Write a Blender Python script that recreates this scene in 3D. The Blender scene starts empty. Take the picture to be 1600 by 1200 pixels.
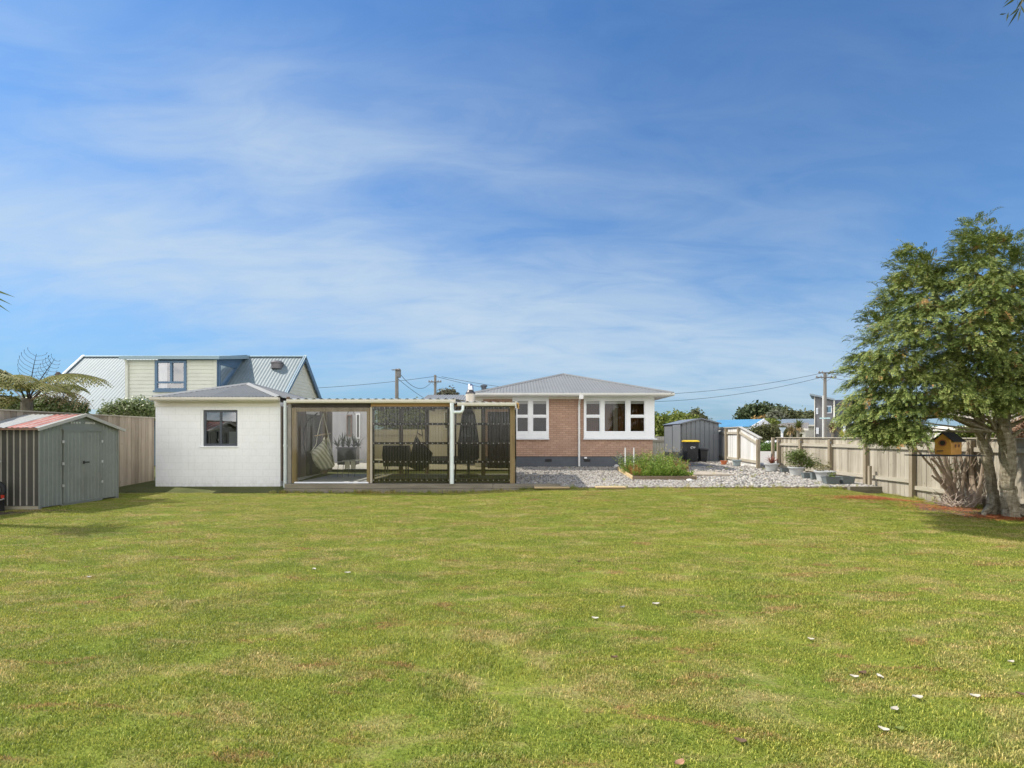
import bpy, math, random
import numpy as np
from mathutils import Vector, Matrix
random.seed(7); rng=np.random.default_rng(7)
SC=bpy.context.scene; COL=SC.collection
E=1.6; F=800.0; HY=682.0
def X(px,Y): return (px-800.0)/F*Y
def Z(py,Y): return E+(HY-py)/F*Y
def ss(a,b,t):
    t=min(1,max(0,(t-a)/(b-a))); return t*t*(3-2*t)
def lawn_z(x,y):
    z=.13*ss(-2,1.5,x)*ss(9,14.3,y)*(1-ss(8.8,9.9,x))
    return z+.012*math.sin(x*.9+1)*math.cos(y*.8)*(1-ss(11,14,y))
def yard_z(x,y):
    if y<42: return .15+.25*min(1,max(0,(y-14.4)/5.6))
    return .4-.6*ss(42,46,y)
def G(x,y):
    return lawn_z(x,y)*(1-ss(14.3,14.5,y))+yard_z(x,y)*ss(14.3,14.5,y)

# ---------------------------------------------------------------- materials
def newmat(name):
    m=bpy.data.materials.new(name); m.use_nodes=True
    nt=m.node_tree; nt.nodes.clear()
    return m,nt
def N(nt,t,**k):
    n=nt.nodes.new(t)
    for a,b in k.items():
        if a=='inp':
            for i,v in b.items(): n.inputs[i].default_value=v
        else: setattr(n,a,b)
    return n
def L(nt,a,b): nt.links.new(a,b)
def rgba(c): return (c[0],c[1],c[2],1)
def ramp(nt,fac,stops):
    r=N(nt,'ShaderNodeValToRGB'); e=r.color_ramp.elements
    while len(e)<len(stops): e.new(.5)
    for k,(p,c) in enumerate(stops): e[k].position=p; e[k].color=rgba(c)
    L(nt,fac,r.inputs[0]); return r
def mixc(nt,fac,a,b,mode='MIX'):
    m=N(nt,'ShaderNodeMix',data_type='RGBA',blend_type=mode)
    for s,v in ((0,fac),(6,a),(7,b)):
        if isinstance(v,(int,float)): m.inputs[s].default_value=v
        elif isinstance(v,tuple): m.inputs[s].default_value=rgba(v)
        else: L(nt,v,m.inputs[s])
    return m.outputs[2]
def mth(nt,op,a,b=None,c=None):
    m=N(nt,'ShaderNodeMath',operation=op)
    for k,v in enumerate((a,b,c)):
        if v is None: continue
        if isinstance(v,(int,float)): m.inputs[k].default_value=v
        else: L(nt,v,m.inputs[k])
    return m.outputs[0]
def noise(nt,vec,scale,detail=4,rough=.55,dist=0):
    n=N(nt,'ShaderNodeTexNoise'); n.inputs['Scale'].default_value=scale
    n.inputs['Detail'].default_value=detail; n.inputs['Roughness'].default_value=rough
    n.inputs['Distortion'].default_value=dist
    if vec is not None: L(nt,vec,n.inputs['Vector'])
    return n.outputs['Fac']
def mapping(nt,vec,scale=(1,1,1),rot=(0,0,0),loc=(0,0,0)):
    m=N(nt,'ShaderNodeMapping'); m.inputs['Scale'].default_value=scale
    m.inputs['Rotation'].default_value=rot; m.inputs['Location'].default_value=loc
    L(nt,vec,m.inputs['Vector']); return m.outputs[0]
def finish(nt,col,rough=.6,metal=0,bump=None,bstr=.3,bdist=.01,spec=.4,transl=0):
    p=N(nt,'ShaderNodeBsdfPrincipled')
    if isinstance(col,tuple): p.inputs['Base Color'].default_value=rgba(col)
    else: L(nt,col,p.inputs['Base Color'])
    if isinstance(rough,(int,float)): p.inputs['Roughness'].default_value=rough
    else: L(nt,rough,p.inputs['Roughness'])
    p.inputs['Metallic'].default_value=metal
    p.inputs['Specular IOR Level'].default_value=spec
    if bump is not None:
        b=N(nt,'ShaderNodeBump'); b.inputs['Strength'].default_value=bstr; b.inputs['Distance'].default_value=bdist
        L(nt,bump,b.inputs['Height']); L(nt,b.outputs[0],p.inputs['Normal'])
    out=N(nt,'ShaderNodeOutputMaterial')
    if transl:
        t=N(nt,'ShaderNodeBsdfTranslucent')
        if isinstance(col,tuple): t.inputs[0].default_value=rgba(col)
        else: L(nt,col,t.inputs[0])
        mx=N(nt,'ShaderNodeMixShader'); mx.inputs[0].default_value=transl
        L(nt,p.outputs[0],mx.inputs[1]); L(nt,t.outputs[0],mx.inputs[2]); L(nt,mx.outputs[0],out.inputs[0])
    else: L(nt,p.outputs[0],out.inputs[0])
    return p
def pos(nt): return N(nt,'ShaderNodeNewGeometry').outputs['Position']
_mc={}
def M(name,col,rough=.6,var=.12,scale=3,metal=0,bump=.15,bscale=40,spec=.4,stretch=(1,1,1),bdist=.004,dirt=None):
    """painted / plain surface with a broad and a fine tone variation"""
    if name in _mc: return _mc[name]
    m,nt=newmat(name); p=mapping(nt,pos(nt),stretch)
    n1=noise(nt,p,scale,5,.6); n2=noise(nt,p,scale*9,3,.6)
    f=mth(nt,'ADD',mth(nt,'MULTIPLY',n1,.65),mth(nt,'MULTIPLY',n2,.35))
    dk=tuple(c*(1-var*1.6) for c in col); lt=tuple(min(1,c*(1+var)) for c in col)
    r=ramp(nt,f,[(.3,dk),(.5,col),(.7,lt)]).outputs[0]
    if dirt:
        d=noise(nt,mapping(nt,pos(nt),(1.5,1.5,.5)),2.2,6,.7)
        dd=ramp(nt,d,[(.5,(0,0,0)),(.72,(1,1,1))]).outputs[0]
        r=mixc(nt,mth(nt,'MULTIPLY',dd,dirt[1]),r,dirt[0])
    finish(nt,r,rough,metal,noise(nt,p,bscale,3) if bump else None,bump,bdist,spec)
    _mc[name]=m; return m
def wood(name,c1,c2,c3,rough=.8,board=.0,axis='z'):
    """weathered timber: grain stretched along axis, board to board tone"""
    if name in _mc: return _mc[name]
    m,nt=newmat(name); g=N(nt,'ShaderNodeNewGeometry'); P_=g.outputs['Position']
    st={'z':(14,14,.8),'x':(.8,14,14),'y':(14,.8,14)}[axis]
    n=noise(nt,mapping(nt,P_,st),1.5,6,.6,.6); big=noise(nt,P_,1.1,4)
    isl=g.outputs['Random Per Island']
    f=mth(nt,'ADD',mth(nt,'MULTIPLY',n,.5),mth(nt,'ADD',mth(nt,'MULTIPLY',isl,.3),mth(nt,'MULTIPLY',big,.25)))
    r=ramp(nt,f,[(.3,c1),(.52,c2),(.78,c3)]).outputs[0]
    kn=N(nt,'ShaderNodeTexVoronoi'); kn.inputs['Scale'].default_value=1
    L(nt,mapping(nt,P_,{'z':(7,7,3),'x':(3,7,7),'y':(7,3,7)}[axis]),kn.inputs['Vector'])
    k=ramp(nt,kn.outputs['Distance'],[(.05,(1,1,1)),(.11,(0,0,0))]).outputs[0]
    r=mixc(nt,mth(nt,'MULTIPLY',k,.45),r,tuple(c*.4 for c in c1))
    finish(nt,r,rough,0,n,.35,.004,.2)
    _mc[name]=m; return m
def leafmat(name,c1,c2,c3,rough=.55,transl=.25,big=1.0,brown=None):
    if name in _mc: return _mc[name]
    m,nt=newmat(name); g=N(nt,'ShaderNodeNewGeometry'); P_=g.outputs['Position']
    n=noise(nt,P_,big,3); isl=g.outputs['Random Per Island']
    f=mth(nt,'ADD',mth(nt,'MULTIPLY',n,.6),mth(nt,'MULTIPLY',isl,.4))
    r=ramp(nt,f,[(.25,c1),(.5,c2),(.75,c3)]).outputs[0]
    if brown:
        b=noise(nt,P_,big*1.6,4,.6,.3); bb=ramp(nt,b,[(brown[1],(0,0,0)),(brown[1]+.06,(1,1,1))]).outputs[0]
        bb=mth(nt,'MULTIPLY',bb,ramp(nt,isl,[(.2,(0,0,0)),(.5,(1,1,1))]).outputs[0])
        r=mixc(nt,bb,r,brown[0])
    finish(nt,r,rough,0,None,spec=.25,transl=transl)
    _mc[name]=m; return m
def brickmat(name,c1,c2,mortar,bw,rh,ms,rough=.85,bstr=.6,bdist=.008,offs=.5,stain=0,mot=.8,splash=0):
    if name in _mc: return _mc[name]
    m,nt=newmat(name); P_=pos(nt)
    s=N(nt,'ShaderNodeSeparateXYZ'); L(nt,P_,s.inputs[0])
    c=N(nt,'ShaderNodeCombineXYZ'); L(nt,mth(nt,'ADD',s.outputs[0],s.outputs[1]),c.inputs[0]); L(nt,s.outputs[2],c.inputs[1])
    b=N(nt,'ShaderNodeTexBrick'); b.offset=offs; L(nt,c.outputs[0],b.inputs['Vector'])
    b.inputs['Color1'].default_value=rgba(c1); b.inputs['Color2'].default_value=rgba(c2); b.inputs['Mortar'].default_value=rgba(mortar)
    b.inputs['Scale'].default_value=1; b.inputs['Brick Width'].default_value=bw; b.inputs['Row Height'].default_value=rh
    b.inputs['Mortar Size'].default_value=ms; b.inputs['Mortar Smooth'].default_value=.3
    n=noise(nt,P_,1.3,5); n2=noise(nt,P_,18,4,.6)
    col=mixc(nt,mot,b.outputs[0],ramp(nt,mth(nt,'ADD',mth(nt,'MULTIPLY',n,.5),mth(nt,'MULTIPLY',n2,.5)),[(.3,(.72,.72,.72)),(.7,(1.12,1.1,1.08))]).outputs[0],'MULTIPLY')
    if stain:
        d=noise(nt,mapping(nt,P_,(2,2,.5)),1.6,6,.7)
        col=mixc(nt,mth(nt,'MULTIPLY',ramp(nt,d,[(.5,(0,0,0)),(.75,(1,1,1))]).outputs[0],stain),col,(.42,.40,.34))
    if splash:
        mr=N(nt,'ShaderNodeMapRange'); mr.inputs[1].default_value=.42; mr.inputs[2].default_value=.0; L(nt,s.outputs[2],mr.inputs[0])
        sn=ramp(nt,noise(nt,mapping(nt,P_,(3,3,2)),2.5,7,.75),[(.40,(0,0,0)),(.66,(1,1,1))]).outputs[0]
        col=mixc(nt,mth(nt,'MULTIPLY',mth(nt,'MULTIPLY',mr.outputs[0],sn),splash),col,(.26,.24,.16))
        dr=ramp(nt,noise(nt,mapping(nt,P_,(9,9,.35)),1.6,5,.6),[(.56,(0,0,0)),(.72,(1,1,1))]).outputs[0]
        col=mixc(nt,mth(nt,'MULTIPLY',dr,splash*.28),col,(.45,.43,.37))
    h=mth(nt,'ADD',mth(nt,'MULTIPLY',b.outputs['Fac'],-1.0),mth(nt,'MULTIPLY',n2,.35))
    finish(nt,col,rough,0,h,bstr,bdist,.25)
    _mc[name]=m; return m
def glassmat(name,tint,refl=.09,rough=.02,rmax=1.0,dust=0):
    """thin pane: tinted see-through plus mirror by angle"""
    if name in _mc: return _mc[name]
    m,nt=newmat(name); t=N(nt,'ShaderNodeBsdfTransparent'); t.inputs[0].default_value=rgba(tint)
    g=N(nt,'ShaderNodeBsdfGlossy'); g.inputs['Roughness'].default_value=rough; g.inputs[0].default_value=(1,1,1,1)
    lw=N(nt,'ShaderNodeLayerWeight'); lw.inputs[0].default_value=.2
    f=mth(nt,'MINIMUM',mth(nt,'ADD',mth(nt,'MULTIPLY',lw.outputs['Fresnel'],1.0),refl),rmax)
    mx=N(nt,'ShaderNodeMixShader'); L(nt,f,mx.inputs[0]); L(nt,t.outputs[0],mx.inputs[1]); L(nt,g.outputs[0],mx.inputs[2])
    last=mx.outputs[0]
    if dust:
        d=N(nt,'ShaderNodeBsdfDiffuse'); d.inputs[0].default_value=(.55,.52,.42,1)
        n=noise(nt,mapping(nt,pos(nt),(3,3,.6)),3,5,.7)
        m2=N(nt,'ShaderNodeMixShader'); L(nt,mth(nt,'MULTIPLY',n,dust),m2.inputs[0]); L(nt,last,m2.inputs[1]); L(nt,d.outputs[0],m2.inputs[2]); last=m2.outputs[0]
    out=N(nt,'ShaderNodeOutputMaterial'); L(nt,last,out.inputs[0])
    _mc[name]=m; return m

# ---------------------------------------------------------------- mesh builder
XF=None
def setxf(px=None,Y=None,extra=0):
    """turn a far building about its front centre so that it faces down its street"""
    global XF
    if px is None: XF=None; return
    az=math.atan((px-800)/F); XF=(X(px,Y),Y,-(az+extra),math.cos(az))
class MB:
    def __init__(s): s.v=[]; s.f=[]; s.sm=False
    def add(s,vs,fs):
        o=len(s.v); s.v+= [tuple(a) for a in vs]; s.f+=[tuple(o+i for i in f) for f in fs]; return s
    def box(s,x0,x1,y0,y1,z0,z1):
        vs=[(x,y,z) for z in (z0,z1) for y in (y0,y1) for x in (x0,x1)]
        return s.add(vs,[(0,2,3,1),(4,5,7,6),(0,1,5,4),(2,6,7,3),(0,4,6,2),(1,3,7,5)])
    def bar(s,a,b,w,h=None,up=(0,0,1)):
        """rectangular bar from a to b"""
        a=Vector(a); b=Vector(b); h=w if h is None else h
        d=(b-a).normalized(); u=Vector(up)
        if abs(d.dot(u))>.98: u=Vector((0,1,0))
        r=d.cross(u).normalized()*(w/2); t=r.cross(d).normalized()*(h/2)
        vs=[p+i*r+j*t for p in (a,b) for i,j in ((-1,-1),(1,-1),(1,1),(-1,1))]
        return s.add(vs,[(3,2,1,0),(4,5,6,7),(0,1,5,4),(1,2,6,5),(2,3,7,6),(3,0,4,7)])
    def quad(s,*p): return s.add(p,[tuple(range(len(p)))])
    def prism(s,pts,dx,dy,dz):
        """polygon extruded by a vector"""
        n=len(pts); v=list(pts)+[(p[0]+dx,p[1]+dy,p[2]+dz) for p in pts]
        return s.add(v,[tuple(range(n))[::-1],tuple(range(n,2*n))]+[(i,(i+1)%n,n+(i+1)%n,n+i) for i in range(n)])
    def tube(s,pts,rad,n=8,cap=True):
        pts=[Vector(p) for p in pts]
        if not hasattr(rad,'__len__'): rad=[rad]*len(pts)
        o=len(s.v); ref=None
        for k,p in enumerate(pts):
            d=(pts[min(k+1,len(pts)-1)]-pts[max(k-1,0)])
            d=d.normalized() if d.length>1e-9 else Vector((0,0,1))
            if ref is None: ref=Vector((1,0,0)) if abs(d.x)<.8 else Vector((0,1,0))
            r=(ref-d*ref.dot(d)).normalized(); ref=r; t=d.cross(r)
            for i in range(n):
                a=2*math.pi*i/n; s.v.append(tuple(p+(r*math.cos(a)+t*math.sin(a))*rad[k]))
        for k in range(len(pts)-1):
            for i in range(n):
                j=(i+1)%n; s.f.append((o+k*n+i,o+k*n+j,o+(k+1)*n+j,o+(k+1)*n+i))
        if cap: s.f.append(tuple(o+i for i in range(n))[::-1]); s.f.append(tuple(o+(len(pts)-1)*n+i for i in range(n)))
        return s
    def lathe(s,prof,c,n=20,sx=1,sy=1,cap=True):
        """profile [(r,z)] about the vertical through c"""
        o=len(s.v)
        for r,z in prof:
            for i in range(n):
                a=2*math.pi*i/n; s.v.append((c[0]+r*sx*math.cos(a),c[1]+r*sy*math.sin(a),c[2]+z))
        for k in range(len(prof)-1):
            for i in range(n):
                j=(i+1)%n; s.f.append((o+k*n+i,o+k*n+j,o+(k+1)*n+j,o+(k+1)*n+i))
        if cap: s.f.append(tuple(o+i for i in range(n))[::-1]); s.f.append(tuple(o+(len(prof)-1)*n+i for i in range(n)))
        return s
    def wall(s,x0,x1,z0,z1,y,t,ops=(),flip=None):
        """wall with thickness t behind plane y, openings (xa,xb,za,zb). flip=('x',) builds it in the yz plane"""
        xs=sorted({x0,x1,*[v for o in ops for v in o[:2]]}); zs=sorted({z0,z1,*[v for o in ops for v in o[2:]]})
        def hole(a,b): return any(o[0]<=a<o[1] and o[2]<=b<o[3] for o in ops)
        def q(*p):
            s.quad(*([(yy,xx,zz) for xx,yy,zz in p] if flip else p))
        for i in range(len(xs)-1):
            for k in range(len(zs)-1):
                a,b,c,d=xs[i],xs[i+1],zs[k],zs[k+1]
                if hole(a+1e-6,c+1e-6): continue
                q((a,y,c),(b,y,c),(b,y,d),(a,y,d)); q((b,y+t,c),(a,y+t,c),(a,y+t,d),(b,y+t,d))
        for a,b,c,d in [(x0,x1,z0,z1)]+list(ops):
            q((a,y,c),(a,y+t,c),(a,y+t,d),(a,y,d)); q((b,y,c),(b,y+t,c),(b,y+t,d),(b,y,d))
            q((a,y,c),(b,y,c),(b,y+t,c),(a,y+t,c)); q((a,y,d),(b,y,d),(b,y+t,d),(a,y+t,d))
        return s
    def corr(s,ba,bb,tf,pitch=.09,amp=.012,n=None,th=0):
        """corrugated sheet: base line ba->bb; tf(t) gives the top point above base parameter t"""
        ba=Vector(ba); bb=Vector(bb); Ld=(bb-ba).length; n=n or max(4,int(Ld/pitch*6))
        mid=ba.lerp(bb,.5); nrm=(bb-ba).cross(Vector(tf(.5))-mid).normalized()
        if nrm.z<0: nrm=-nrm
        o=len(s.v)
        for i in range(n+1):
            t=i/n; b=ba.lerp(bb,t); top=Vector(tf(t)); w=nrm*(amp*math.sin(2*math.pi*Ld*t/pitch))
            s.v.append(tuple(b+w)); s.v.append(tuple(top+w))
        for i in range(n): s.f.append((o+2*i,o+2*i+2,o+2*i+3,o+2*i+1))
        return s
    def boards(s,xa,xb,z0,z1,y,h=.15,lap=.018,flip=False):
        """lapped weatherboards; xa(z), xb(z) give the ends at height z"""
        fa=xa if callable(xa) else (lambda z:xa); fb=xb if callable(xb) else (lambda z:xb)
        z=z0
        while z<z1-1e-4:
            t=min(z+h,z1); sg=1 if not flip else -1
            p=[(fa(z),y-lap,z),(fb(z),y-lap,z),(fb(t),y,t),(fa(t),y,t)]
            q=[(fa(z),y,z),(fb(z),y,z),(fb(z),y-lap,z),(fa(z),y-lap,z)]
            if flip:
                p=[(2*y-b,a,c) if False else (y+(y-b),a,c) for a,b,c in p]; q=[(y+(y-b),a,c) for a,b,c in q]
            s.quad(*p); s.quad(*q); z=t
        return s
    def build(s,name,mat,parent=None,smooth=False,bevel=0):
        me=bpy.data.meshes.new(name); o=Vector((0,0,0))
        if XF:
            cx,cy,an,sc=XF; ca,sa=math.cos(an),math.sin(an)
            s.v=[(cx+(a[0]-cx)*sc*ca-(a[1]-cy)*sa,cy+(a[0]-cx)*sc*sa+(a[1]-cy)*ca,a[2]) for a in s.v]
        r=parent
        while r is not None: o+=r.location; r=r.parent
        me.from_pydata([(a[0]-o.x,a[1]-o.y,a[2]-o.z) for a in s.v],[],s.f); me.validate()
        me.materials.append(mat)
        if smooth: me.polygons.foreach_set('use_smooth',[True]*len(me.polygons))
        ob=bpy.data.objects.new(name,me); COL.objects.link(ob)
        if parent: ob.parent=parent
        if bevel:
            b=ob.modifiers.new('bevel','BEVEL'); b.width=bevel; b.segments=2; b.limit_method='ANGLE'
        if smooth and not bevel:
            try: me.set_sharp_from_angle(angle=math.radians(40))
            except Exception: pass
        return ob
def tag(o,label,cat,group=None,kind=None):
    if label: o['label']=label
    if cat: o['category']=cat
    if group: o['group']=group
    if kind: o['kind']=kind
    return o
def thing(name,label,cat,loc,group=None):
    o=bpy.data.objects.new(name,None); COL.objects.link(o); o.location=loc; o.empty_display_size=.2
    return tag(o,label,cat,group)
def npmesh(name,V,quads,mat,parent=None,tris=None):
    """fast mesh of separate quads: V (n,3), quads (m,4)"""
    me=bpy.data.meshes.new(name); o=Vector((0,0,0)); r=parent
    while r is not None: o+=r.location; r=r.parent
    V=np.asarray(V,dtype=np.float32)-np.array(o,dtype=np.float32)
    k=quads.shape[1]
    me.vertices.add(len(V)); me.vertices.foreach_set('co',V.ravel())
    me.loops.add(quads.size); me.loops.foreach_set('vertex_index',quads.astype(np.int32).ravel())
    me.polygons.add(len(quads)); me.polygons.foreach_set('loop_start',np.arange(0,quads.size,k,dtype=np.int32))
    me.update(calc_edges=True); me.materials.append(mat)
    ob=bpy.data.objects.new(name,me); COL.objects.link(ob)
    if parent: ob.parent=parent
    return ob
def leafquads(C,D,U,l,w):
    """leaf diamonds: centre C, axis D, width axis U (n,3), length l and width w (n,)"""
    n=len(C); l=l[:,None]; w=w[:,None]
    V=np.stack([C-D*l*.5,C+U*w*.5-D*l*.05,C+D*l*.5,C-U*w*.5-D*l*.05],1).reshape(-1,3)
    return V,np.arange(4*n).reshape(n,4)
def unit(a): return a/np.maximum(np.linalg.norm(a,axis=1,keepdims=True),1e-9)
def crown(name,blobs,n,size,mat,parent,flat=.5,aspect=.55,shell=.55,clump=0,r=None):
    """leaf cloud over ellipsoid blobs [(cx,cy,cz,rx,ry,rz)]: leaves sit in small clumps near each surface"""
    r=r or rng; Cs=[];
    B=np.array(blobs,float); wt=(B[:,3]*B[:,5]); wt/=wt.sum()
    for b,k in zip(B,(wt*n).astype(int)+8):
        nc=max(6,k//18)
        d=unit(r.normal(size=(nc,3))); rad=(shell+(1-shell)*r.random((nc,1)))*(1+.10*r.normal(size=(nc,1)))
        cc=b[:3]+d*rad*b[3:]
        idx=r.integers(0,nc,k); s=min(b[3:])*.16+size*.6
        Cs.append(np.hstack([cc[idx]+r.normal(size=(k,3))*s*(clump or 1),d[idx]]))
    A=np.vstack(Cs); C=A[:,:3]; O=A[:,3:]; m=len(C)
    nr=unit(O*.8+np.array([0,0,.35])+r.normal(size=(m,3))*.6)
    D=unit(np.cross(nr,r.normal(size=(m,3)))); U=np.cross(nr,D)
    l=size*(.6+.8*r.random(m)); V,q=leafquads(C,D,U,l,l*aspect)
    return npmesh(name,V,q,mat,parent)
def trunk(mb,pts,rad,n=10): return mb.tube(pts,rad,n)
# ---------------------------------------------------------------- camera, light, world
cam=bpy.data.cameras.new('camera'); co=bpy.data.objects.new('camera',cam); COL.objects.link(co)
co.location=(0,0,E); co.rotation_euler=(math.pi/2,0,0); cam.sensor_width=36; cam.lens=18; cam.shift_y=82/1600; cam.clip_end=5000; cam.clip_start=.05
SC.camera=co
sd=Vector((-.80,.20,1)).normalized(); SE=math.asin(sd.z); SR=math.atan2(sd.x,sd.y)
sl=bpy.data.lights.new('sun','SUN'); sl.energy=3.7; sl.angle=math.radians(.5); sl.color=(1,.94,.84)
so=bpy.data.objects.new('sun',sl); COL.objects.link(so); so.rotation_euler=sd.to_track_quat('Z','Y').to_euler()
W=bpy.data.worlds.new('World'); SC.world=W; W.use_nodes=True; nt=W.node_tree; nt.nodes.clear()
sky=N(nt,'ShaderNodeTexSky',sky_type='NISHITA'); sky.sun_disc=False; sky.sun_elevation=SE; sky.sun_rotation=SR
sky.air_density=1.0; sky.dust_density=.4; sky.ozone_density=3.0; sky.altitude=0
tc=N(nt,'ShaderNodeTexCoord').outputs['Generated']
s=N(nt,'ShaderNodeSeparateXYZ'); L(nt,tc,s.inputs[0])
zz=mth(nt,'MAXIMUM',s.outputs[2],.0)
el=mth(nt,'ARCSINE',zz); az=mth(nt,'ARCTAN2',s.outputs[0],s.outputs[1])
# cirrus sheet: direction projected on a high flat layer
den=mth(nt,'ADD',zz,.22)
cv=N(nt,'ShaderNodeCombineXYZ'); L(nt,mth(nt,'DIVIDE',s.outputs[0],den),cv.inputs[0]); L(nt,mth(nt,'DIVIDE',s.outputs[1],den),cv.inputs[1])
wisp=noise(nt,mapping(nt,cv.outputs[0],(1.0,2.0,1),(0,0,math.radians(14))),1.5,8,.56,.7)
veil=noise(nt,mapping(nt,cv.outputs[0],(.8,1.4,1),(0,0,math.radians(-24)),(3.1,1.7,0)),.8,5,.5,.3)
# main band: centre elevation as a curve of azimuth
fc=N(nt,'ShaderNodeFloatCurve'); c=fc.mapping.curves[0]
mp=[(0,.26),(.13,.262),(.33,.262),(.5,.205),(.67,.15),(.8,.10),(1,.06)]
c.points[0].location=mp[0]; c.points[1].location=mp[-1]
for q in mp[1:-1]: c.points.new(*q)
fc.mapping.update()
t=mth(nt,'ADD',mth(nt,'MULTIPLY',az,1/(math.pi/2)),.5); L(nt,t,fc.inputs['Value'])
d=mth(nt,'DIVIDE',mth(nt,'SUBTRACT',mth(nt,'ADD',el,mth(nt,'MULTIPLY',mth(nt,'SUBTRACT',veil,.5),.12)),fc.outputs[0]),.055)
band=mth(nt,'EXPONENT',mth(nt,'MULTIPLY',mth(nt,'MULTIPLY',d,d),-.5))
azw=mth(nt,'DIVIDE',mth(nt,'SUBTRACT',az,0.12),.75)
fade=mth(nt,'EXPONENT',mth(nt,'MULTIPLY',mth(nt,'MULTIPLY',azw,azw),-.25))
band=mth(nt,'MULTIPLY',band,mth(nt,'MULTIPLY_ADD',wisp,.9,.10))
band=mth(nt,'MULTIPLY',band,mth(nt,'MINIMUM',1.0,mth(nt,'MULTIPLY_ADD',az,-.55,.85)))
# upper diffuse veil: left and centre, mid elevations
def blob(a0,e0,sa,se):
    da=mth(nt,'DIVIDE',mth(nt,'SUBTRACT',az,a0),sa); de=mth(nt,'DIVIDE',mth(nt,'SUBTRACT',el,e0),se)
    return mth(nt,'EXPONENT',mth(nt,'MULTIPLY',mth(nt,'ADD',mth(nt,'MULTIPLY',da,da),mth(nt,'MULTIPLY',de,de)),-.5))
bl=mth(nt,'ADD',mth(nt,'MULTIPLY',blob(-.42,.50,.30,.06),.8),mth(nt,'MULTIPLY',blob(-.12,.33,.40,.15),.5))
bl=mth(nt,'ADD',bl,mth(nt,'MULTIPLY',blob(.42,.26,.22,.08),.35))
bl=mth(nt,'ADD',bl,mth(nt,'MULTIPLY',blob(-.70,.34,.30,.16),.85))
bl=mth(nt,'ADD',bl,mth(nt,'MULTIPLY',blob(.2,.16,.40,.09),.6))
vf=ramp(nt,mth(nt,'MULTIPLY',mth(nt,'ADD',mth(nt,'MULTIPLY',wisp,.6),mth(nt,'MULTIPLY',veil,.6)),1.0),[(.45,(0,0,0)),(.78,(1,1,1))]).outputs[0]
fil=noise(nt,mapping(nt,cv.outputs[0],(1.2,3.0,1),(0,0,math.radians(20)),(2,5,0)),2.2,6,.58,.8)
ff=ramp(nt,fil,[(.35,(.65,.65,.65)),(.65,(1.18,1.18,1.18))]).outputs[0]
cl=mth(nt,'ADD',mth(nt,'MULTIPLY',band,1.45),mth(nt,'MULTIPLY',mth(nt,'MULTIPLY_ADD',bl,.52,.06),mth(nt,'MULTIPLY_ADD',vf,.95,.16)))
cl=mth(nt,'MULTIPLY',cl,ff)
cl=mth(nt,'MULTIPLY',mth(nt,'SUBTRACT',1.0,mth(nt,'EXPONENT',mth(nt,'MULTIPLY',mth(nt,'MAXIMUM',cl,0),-1.7))),.90)
SKYTINT=(.30,.65,.95); CLOUD=(3.7,4.45,5.1)
base=mixc(nt,1.0,sky.outputs[0],SKYTINT,'MULTIPLY')
hz=mth(nt,'MULTIPLY',mth(nt,'EXPONENT',mth(nt,'MULTIPLY',el,-5.5)),.92)
base=mixc(nt,hz,base,(1.75,2.6,3.4))
colr=mixc(nt,cl,base,CLOUD)
# bright broken cumulus added behind the viewer as fill for the shaded walls
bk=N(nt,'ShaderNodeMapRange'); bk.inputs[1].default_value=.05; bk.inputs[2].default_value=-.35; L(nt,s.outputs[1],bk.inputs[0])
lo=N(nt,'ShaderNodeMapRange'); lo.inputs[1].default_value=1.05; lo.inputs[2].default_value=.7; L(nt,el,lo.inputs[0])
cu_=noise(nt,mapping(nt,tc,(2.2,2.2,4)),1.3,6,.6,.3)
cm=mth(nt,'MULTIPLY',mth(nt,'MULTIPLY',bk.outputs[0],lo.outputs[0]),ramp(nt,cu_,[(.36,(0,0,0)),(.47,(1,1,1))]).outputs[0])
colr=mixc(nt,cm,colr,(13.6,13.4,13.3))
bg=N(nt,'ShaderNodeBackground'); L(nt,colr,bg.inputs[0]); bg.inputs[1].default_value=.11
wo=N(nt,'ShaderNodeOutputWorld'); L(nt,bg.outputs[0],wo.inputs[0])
SC.view_settings.view_transform='Standard'; SC.view_settings.look='None'; SC.view_settings.gamma=1; SC.view_settings.exposure=0.6
SC.cycles.transparent_max_bounces=24; SC.cycles.max_bounces=8
# ================================================================ ground
def sheet(name,xs,ys,fz,mat,kind='structure'):
    V=[(x,y,fz(x,y)) for y in ys for x in xs]; n=len(xs)
    Fc=[(j*n+i,j*n+i+1,(j+1)*n+i+1,(j+1)*n+i) for j in range(len(ys)-1) for i in range(n-1)]
    m=MB(); m.add(V,Fc); o=m.build(name,mat,None,True); o['kind']=kind; return o
def lin(a,b,n): return [a+(b-a)*i/(n-1) for i in range(n)]

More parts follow.
